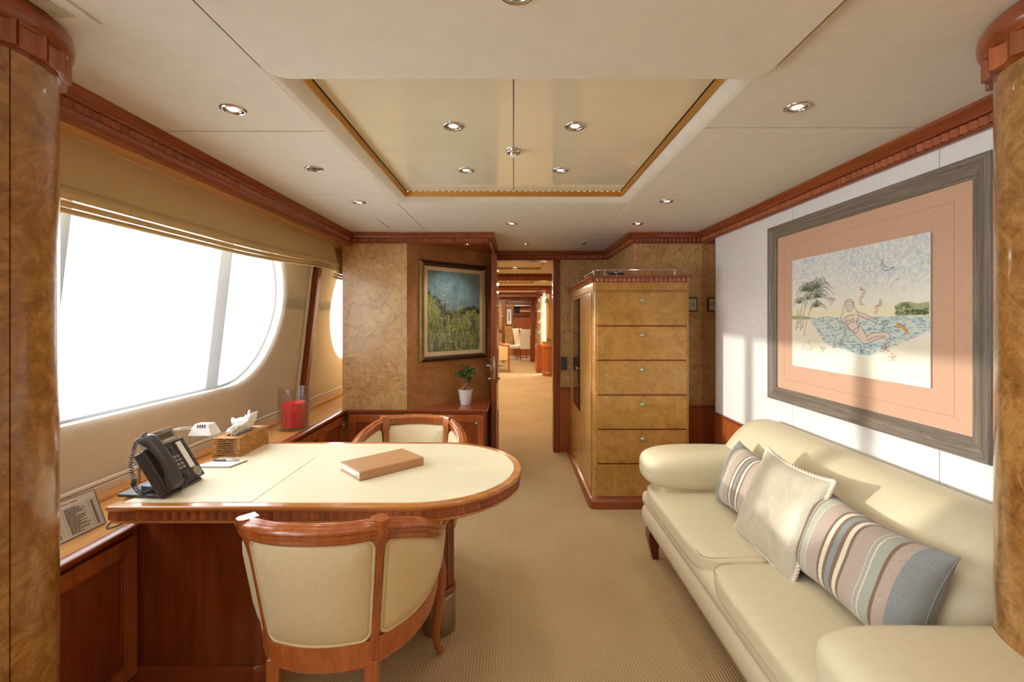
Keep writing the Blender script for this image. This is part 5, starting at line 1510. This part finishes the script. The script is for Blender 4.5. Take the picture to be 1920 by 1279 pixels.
# potted bonsai
px_, py_ = -.416, 3.945
bp = empty('potted_plant', (px_, py_, LZ), 'small green bonsai in a white pot on the corner cabinet', 'plant')
G().lathe([(.0005, LZ), (.043, LZ), (.046, LZ + .004), (.062, LZ + .118), (.065, LZ + .120), (.065, LZ + .130), (.060, LZ + .130), (.059, LZ + .112), (.0005, LZ + .110)], (px_, py_, 0), 36, caps=False).build('pot', M['white_ceramic'], bp, angle=45)
G().lathe([(.0595, LZ + .1105), (.04, LZ + .119), (.0005, LZ + .124)], (px_, py_, 0), 24, caps=False).build('soil', M['soil'], bp)
zb_ = LZ + .115
for pts, rad in (([(px_ - .038, py_, zb_), (px_ - .020, py_ - .004, zb_ + .022), (px_ + .004, py_, zb_ + .052), (px_ + .012, py_, zb_ + .078), (px_ + .004, py_, zb_ + .12)], [.010, .020, .020, .012, .007]),
                 ([(px_ + .030, py_ - .01, zb_), (px_ + .022, py_, zb_ + .025), (px_ + .010, py_, zb_ + .05)], [.008, .013, .012]),
                 ([(px_ + .006, py_, zb_ + .09), (px_ - .03, py_, zb_ + .125), (px_ - .055, py_ + .004, zb_ + .14)], [.006, .004, .002]),
                 ([(px_ + .006, py_, zb_ + .11), (px_ + .03, py_, zb_ + .15), (px_ + .062, py_, zb_ + .16)], [.006, .004, .002])):
    sp_pts = spline(pts, 4); rr = [float(np.interp(i / (len(sp_pts) - 1), np.linspace(0, 1, len(rad)), rad)) for i in range(len(sp_pts))]
    G().tube(sp_pts, rr, 8).build('trunk', M['bark'], bp, angle=80)
random.seed(8); g = G()
for cx_, cz_, rx_, rz_, n_ in ((-.045, .150, .042, .024, 70), (.004, .188, .038, .036, 80), (.056, .168, .036, .026, 60), (-.002, .140, .052, .030, 80), (.02, .10, .032, .026, 36)):
    for k in range(n_):
        a = random.uniform(0, 2 * PI); q = random.uniform(0, 1) ** .5; b = random.uniform(-1, 1)
        c = Vector((px_ + cx_ + rx_ * q * math.cos(a), py_ + rx_ * q * math.sin(a), zb_ + cz_ + rz_ * b))
        d = Vector((random.uniform(-1, 1), random.uniform(-1, 1), random.uniform(-.2, 1))).normalized(); sd_ = d.cross(Vector((random.uniform(-1, 1), random.uniform(-1, 1), .3))).normalized()
        L = random.uniform(.016, .024); w_ = L * .36; nm = d.cross(sd_) * .0022
        g.add([c - d * L * .5, c + sd_ * w_, c + d * L * .6, c - sd_ * w_, c + nm], [(0, 1, 4), (1, 2, 4), (2, 3, 4), (3, 0, 4)])
g.build('leaves', M['leaf'], bp, kind='stuff', fixn=False)

# sockets and switches
def plate(name, P, label, cat, group=None): pass
so1 = empty('wall_switch', (1.455, 3.70, 1.47), 'framed switch panel on the burl wall right of the drawer cabinet', 'switch')
box('frame', M['dark_bronze'], so1, 1.40, 1.497, 3.700, 3.712, 1.438, 1.556, bevel=.002)
box('plate', M['panel_grey'], so1, 1.41, 1.487, 3.697, 3.7005, 1.450, 1.544, bevel=.001)
G().lathe([(.012, 0), (.012, -.006), (.009, -.009)], (1.462, 3.697, 1.497), 16, ax='y').build('dial', M['steel'], so1)
hp = empty('door_handle_plate', (.53, 4.715, .86), 'black plate with chrome lever on the wall right of the doorway', 'handle')
box('plate', M['black'], hp, .490, .545, 4.703, 4.718, .85, .985, bevel=.004)
box('rose', M['steel'], hp, .548, .556, 4.706, 4.718, .85, .985, bevel=.002)
G().tube([(.552, 4.705, .885), (.555, 4.66, .885), (.60, 4.655, .885)], .008, 8).build('lever', M['chrome'], hp)
kb = G()

# ------------------------------------------------------------------ open door leaf
dl = empty('door_2', (-.175, 4.43, 0), kind='structure')
box('leaf', M['cherry'], dl, -.203, -.153, 4.13, 4.70, .012, 1.972, bevel=.003)
G().superbox((-.178, 4.1295, .93), (.011, .002, .11), 4, 6).build('lock_plate', M['chrome'], dl)
for s in (-1, 1):
    xx = -.178 + s * .025
    G().superbox((xx + s * .004, 4.175, .905), (.006, .022, .115), 3.2, 8, fn=lambda x, y, z: (x, y * (1 + .35 * math.cos(z * 7)), z)).build('escutcheon', M['chrome'], dl, angle=70)
    G().tube(spline([(xx, 4.18, .95), (xx + s * .035, 4.18, .95), (xx + s * .045, 4.19, .95), (xx + s * .046, 4.24, .953), (xx + s * .044, 4.29, .948)], 5), .0085, 8).build('handle', M['chrome'], dl, angle=80)
    G().lathe([(.010, 0), (.010, s * .012), (.014, s * .018), (.010, s * .028)], (xx, 4.18, .83), 12, ax='x').build('thumb_turn', M['chrome'], dl)
G().tube([(-.150, 4.42, .50), (-.150, 4.42, .12)], .004, 6).build('door_stop_rod', M['bronze'], dl)

# ------------------------------------------------------------------ saloon beyond the doorway
sw = empty('wall_far', (0, 14.7, 0), **st)
def wbx(name, mat, *a, **k): return box(name, M[mat], sw, *a, **k)
wbx('side_wall', 'burl_wall', -1.36, -1.30, 4.9, 17.9, 0, 2.25)
wbx('side_wall', 'burl_wall', 1.20, 1.25, 4.9, 11.45, 0, 2.25)
wbx('side_wall', 'burl_wall', .735, 1.15, 12.5, 14.7, .72, 2.25)
wbx('side_dado', 'cherry_panel', .725, 1.15, 12.5, 14.7, 0, .72)
wbx('end_panel', 'burl_wall', -1.30, -.36, 14.70, 14.80, .0, 2.25)
wbx('end_panel', 'burl_wall', .66, 1.15, 14.70, 14.80, .0, 2.25)
wbx('end_panel', 'burl_wall', -.36, .66, 14.70, 14.80, 2.08, 2.25)
d3 = empty('door_3', (.15, 14.65, 0), **st)
for x0, x1 in ((-.37, -.265), (.535, .68)): box('jamb', M['cherry'], d3, x0, x1, 14.62, 14.82, 0, 2.0, bevel=.006)
box('lintel', M['cherry_x'], d3, -.42, .73, 14.60, 14.82, 2.0, 2.09, bevel=.006)
for x in (-.285, .56): G().tube([(x, 14.58, .87), (x, 14.58, 1.2)], .018, 8).build('handle', M['chrome'], d3)
c2e = empty('ceiling.001', (0, 9.8, 2.2), kind='structure')
def cbx(name, mat, *a, **k): return box(name, M[mat], c2e, *a, **k)
cbx('backing', 'ceiling', -1.36, 1.15, 4.9, 14.7, 2.2, 2.25)
cbx('backing', 'ceiling', -1.36, 1.15, 14.8, 17.9, 2.2, 2.25)
for y0, y1 in ((4.9, 7.15), (7.35, 9.75), (9.9, 12.1), (12.3, 14.6)):
    ya, yb = y0 + .35, y1 - .55
    # sunk coffer: border panels at 2.10, lacquered field above
    cbx('border_panel', 'ceiling', -1.30, 1.1, y0, ya, 2.09, 2.11, bevel=.004); cbx('border_panel', 'ceiling', -1.30, 1.1, yb, y1, 2.09, 2.11, bevel=.004)
    cbx('border_panel', 'ceiling', .42, 1.1, ya, yb, 2.09, 2.11, bevel=.004); cbx('border_panel', 'ceiling', -1.30, -.95, ya, yb, 2.09, 2.11, bevel=.004)
    cbx('coffer_field', 'desk_leather', -.94, .41, ya + .01, yb - .01, 2.118, 2.125)
    G().sweep([(-.95, ya), (-.95, yb), (.42, yb), (.42, ya)], [(0, 2.09), (.03, 2.09), (.03, 2.105), (0, 2.12)], closed=True).build('coffer_edge', M['desk_leather'], c2e)
for i, (y, zb, fl_) in enumerate(((7.2, 1.985, True), (9.8, 1.99, False), (12.15, 1.985, False))):
    b = cbx('beam', 'cherry_x', -1.30, 1.1, y, y + .12, zb + .045, 2.2)
    cbx('beam_lip', 'cherry_x', -1.30, 1.1, y - .012, y + .13, zb, zb + .012, bevel=.003)
    cbx('beam_cap', 'cherry_x', -1.30, 1.1, y - .02, y + .14, zb + .075, zb + .105, bevel=.004)
    flutes([(-1.0, y), (1.08, y)], -.002, zb + .012, .055, .05, .014, M['flute'], c2e, single=lambda p: False)
    cbx('beam_core', 'cherry', -1.30, 1.1, y + .002, y + .12, zb + .012, zb + .05)
for y, x in ((6.5, .02), (9.0, -.1), (11.2, .0), (13.4, .3)):
    downlight(x, y, 2.118 if x < .2 else 2.09, {6.5: 'saloon downlight in the coffer just beyond the doorway', 9.0: 'saloon downlight in the second coffer beyond the doorway', 11.2: 'saloon downlight in the third coffer beyond the doorway', 13.4: 'saloon downlight near the far dining room door'}[y], power=7, r=.05, group='saloon downlights')
# curved burl console with a polished sculpture
cn = empty('curved_console', (.93, 11.1, 0), 'round-fronted burl and cherry console on the right of the far saloon', 'cabinet')
G().lathe([(.245, 0), (.245, .09), (.235, .10), (.235, .68), (.25, .69), (.25, .72), (.235, .725)], (.935, 11.1, 0), 40).build('body', M['cherry_panel'], cn, angle=40)
G().lathe([(.236, .725), (.236, .80), (.25, .81), (.25, .835)], (.935, 11.1, 0), 40).build('burl_top', M['burl_cabinet'], cn, angle=40)
G().lathe([(.19, .835), (.19, 2.09)], (.99, 11.16, 0), 32).build('burl_column', M['burl_cabinet'], cn, angle=40)
G().lathe([(.215, 1.99), (.225, 2.03), (.225, 2.088)], (.99, 11.16, 0), 32).build('cornice', M['cherry'], cn, angle=40)
sc_ = empty('sculpture', (.84, 10.93, .835), 'tall bent silver sculpture on the curved console', 'sculpture')
box('base', M['steel'], sc_, .80, .88, 10.89, 10.97, .835, .93, bevel=.004)
G().tube(spline([(.84, 10.93, .92), (.85, 10.92, 1.2), (.862, 10.92, 1.5), (.845, 10.92, 1.70), (.80, 10.92, 1.80), (.755, 10.92, 1.84)], 8), [.016] * 24 + [.02, .024, .028, .034, .04, .044, .048, .052, .055, .055, .055, .055, .052, .046, .04, .03, .02], 12).build('horn', M['sculpt'], sc_, angle=80)
# lit glass vitrine
vt = empty('vitrine', (.66, 12.0, 0), 'narrow lit glass vitrine over a cherry cupboard, beside the curved console', 'cabinet')
box('cupboard', M['cherry_panel'], vt, .585, .80, 11.6, 12.45, 0, .72, bevel=.006)
box('plinth', M['cherry_x'], vt, .575, .80, 11.58, 12.45, 0, .12, bevel=.006)
box('back', M['glow_white'], vt, .78, .80, 11.62, 12.45, .73, 2.05)
for z in (.98, 1.25, 1.52, 1.79):
    box('shelf', M['pane'], vt, .60, .78, 11.64, 12.43, z, z + .012)
    G().lathe([(.02, 0), (.035, .03), (.02, .07), (.028, .1)], (.66, 11.75, z + .012), 14).build('ornament', M['sculpt'], vt)
box('glass', M['pane'], vt, .592, .60, 11.62, 12.45, .73, 2.05)
box('top', M['cherry_x'], vt, .585, .80, 11.6, 12.45, 2.05, 2.09)
# armchair on the left
ac = empty('armchair', (-.33, 11.9, 0), 'cream upholstered armchair with wooden arms in the saloon', 'armchair')
box('seat', M['salon_cream'], ac, -.72, -.15, 11.68, 12.2, .30, .46, bevel=.03)
box('back', M['salon_cream'], ac, -.76, -.64, 11.68, 12.2, .40, .84, bevel=.04)
box('arm_panel', M['salon_cream'], ac, -.70, -.15, 11.655, 11.72, .32, .66, bevel=.01)
box('arm_panel', M['salon_cream'], ac, -.70, -.15, 12.17, 12.235, .32, .66, bevel=.01)
for y in (11.68, 12.2):
    G().tube(spline([(-.72, y, .80), (-.5, y, .78), (-.3, y, .70), (-.12, y, .69)], 5), .022, 8).build('arm_rail', M['chair_wood'], ac)
for x, y in ((-.13, 11.68), (-.13, 12.2), (-.70, 11.68), (-.70, 12.2)):
    G().tube([(x, y, .69 if x > -.5 else .4), (x + .005, y, .3), (x + .01, y, .0)], [.02, .02, .014], 8).build('leg', M['chair_wood'], ac)
# dining chairs beyond the far door
def dining(x, y, rz, label):
    e = empty('dining_chair', (0, 0, 0), label, 'chair', 'white dining chairs in the far room')
    box('seat', M['chair_white'], e, -.23, .23, -.24, .24, .38, .48, bevel=.02)
    rows = []
    for z, yy, t in ((.40, -.20, .04), (.6, -.225, .04), (.85, -.27, .035), (1.03, -.31, .025)):
        rows.append([(-.22, yy - t, z), (.22, yy - t, z), (.22, yy + t, z), (-.22, yy + t, z)])
    G().strip(rows, closed_u=True, caps=True).build('backrest', M['chair_white'], e, bevel=.015)
    for sx_ in (-.19, .19):
        for sy_ in (-.20, .19): G().tube([(sx_, sy_, .38), (sx_, sy_ * 1.08, 0)], [.022, .014], 6).build('leg', M['cherry'], e)
    e.location = (x, y, .004); e.rotation_euler.z = rz
dining(-.07, 15.45, -PI / 2, 'white dining chair seen in profile in the far dining room')
dining(.43, 15.2, 0, 'white dining chair with its back to us in the far dining room')
dining(.34, 16.1, -PI / 2 - .4, 'white dining chair half hidden behind the one seen from the back')
# dining room end wall
fw_ = empty('wall_end', (0, 17.3, 0), **st)
box('burl_panel', M['burl_wall'], fw_, -1.30, -.02, 17.3, 17.35, 0, 2.2)
box('cherry_panel', M['cherry'], fw_, -.02, 1.15, 17.3, 17.35, 0, 2.2)
box('side_wall', M['burl_wall'], fw_, 1.10, 1.15, 14.8, 17.3, 0, 2.2)
box('crown', M['cherry_x'], fw_, -1.30, 1.1, 17.22, 17.3, 1.95, 2.02)
sbd = empty('sideboard', (.38, 17.1, .004), 'dark cherry sideboard with mirror niche at the end of the dining room', 'cabinet')
box('body', M['cherry_panel'], sbd, .0, .80, 16.95, 17.28, .004, .62, bevel=.006)
box('upper', M['cherry'], sbd, .0, .80, 17.15, 17.28, .75, 1.55)
box('mirror', M['dark_glass'], sbd, .02, .22, 17.13, 17.15, 1.60, 1.85)
box('canopy', M['dark_foot'], sbd, -.02, .82, 17.0, 17.28, 1.52, 1.58)
box('rail', M['bronze'], sbd, .25, .78, 17.06, 17.1, 1.64, 1.70)
box('top_shelf', M['steel'], sbd, .02, .80, 17.0, 17.28, 1.86, 1.89)
fp_ = empty('framed_print', (-.16, 17.26, 1.15), 'white matted print in dark frame in the far dining room', 'picture')
box('frame', M['dark_foot'], fp_, -.29, -.05, 17.27, 17.298, 1.13, 1.80, bevel=.004)
box('mount', M['paper'], fp_, -.26, -.08, 17.262, 17.271, 1.17, 1.76)
box('print', M['outer_frame'], fp_, -.20, -.14, 17.258, 17.263, 1.3, 1.62)
or_ = empty('orchid', (.16, 17.02, .62), 'white orchid spray on the far sideboard', 'flower')
G().lathe([(.04, .62), (.05, .72), (.045, .73)], (.16, 17.02, 0), 14).build('pot', M['white_ceramic'], or_)
G().tube(spline([(.16, 17.02, .72), (.13, 17.0, .9), (.18, 16.98, 1.02), (.30, 16.97, 1.02)], 5), .006, 6).build('stem', M['leaf'], or_)
for k in range(6):
    G().superbox((.12 + k * .035, 16.97, 1.0 + .02 * math.sin(k * 2)), (.022, .012, .02), 2.2, 4).build('bloom', M['tissue'], or_)
# leafy plant and switch on the left wall strip
lp = empty('leafy_plant', (-.42, 13.6, 0), 'dark leafy pot plant standing left of the far door', 'plant')
G().lathe([(.10, 0), (.13, .25), (.12, .26)], (-.47, 13.6, 0), 18).build('pot', M['white_ceramic'], lp)
G().tube([(-.47, 13.6, .2), (-.46, 13.6, .8), (-.44, 13.6, 1.3)], [.02, .014, .008], 6).build('trunk', M['bark'], lp)
random.seed(21); g = G()
for k in range(120):
    a = random.uniform(0, 2 * PI); q = random.uniform(0, .13); c = Vector((-.44 + q * math.cos(a), 13.6 + q * math.sin(a), random.uniform(1.05, 1.58)))
    d = Vector((math.cos(a), math.sin(a), random.uniform(-.2, .6))).normalized(); s_ = d.cross(Vector((0, 0, 1))).normalized()
    g.add([c - d * .03, c + s_ * .016, c + d * .04, c - s_ * .016, c + Vector((0, 0, .006))], [(0, 1, 4), (1, 2, 4), (2, 3, 4), (3, 0, 4)])
g.build('leaves', M['leaf'], lp, kind='stuff', fixn=False)
sw2 = empty('wall_switch', (-.42, 14.69, .95), 'small black switch plate left of the far dining room door', 'switch')
box('plate', M['black'], sw2, -.48, -.385, 14.675, 14.70, .94, 1.02, bevel=.004)
box('rocker', M['key_dark'], sw2, -.46, -.405, 14.668, 14.676, .96, 1.0, bevel=.002)
# daylight portal just outside the big windows (guides sampling only)
for ya_, yb_ in ((1.0, 3.4), (-1.95, .6), (4.1, 5.5)):
    o = add_light('window_portal', 'AREA', (xw(1.5) - .16, (ya_ + yb_) / 2, 1.5), 1, rot=(0, -PI / 2 + .115, 0), shape='RECTANGLE', size=1.2, size_y=yb_ - ya_)
    o.data.cycles.is_portal = True
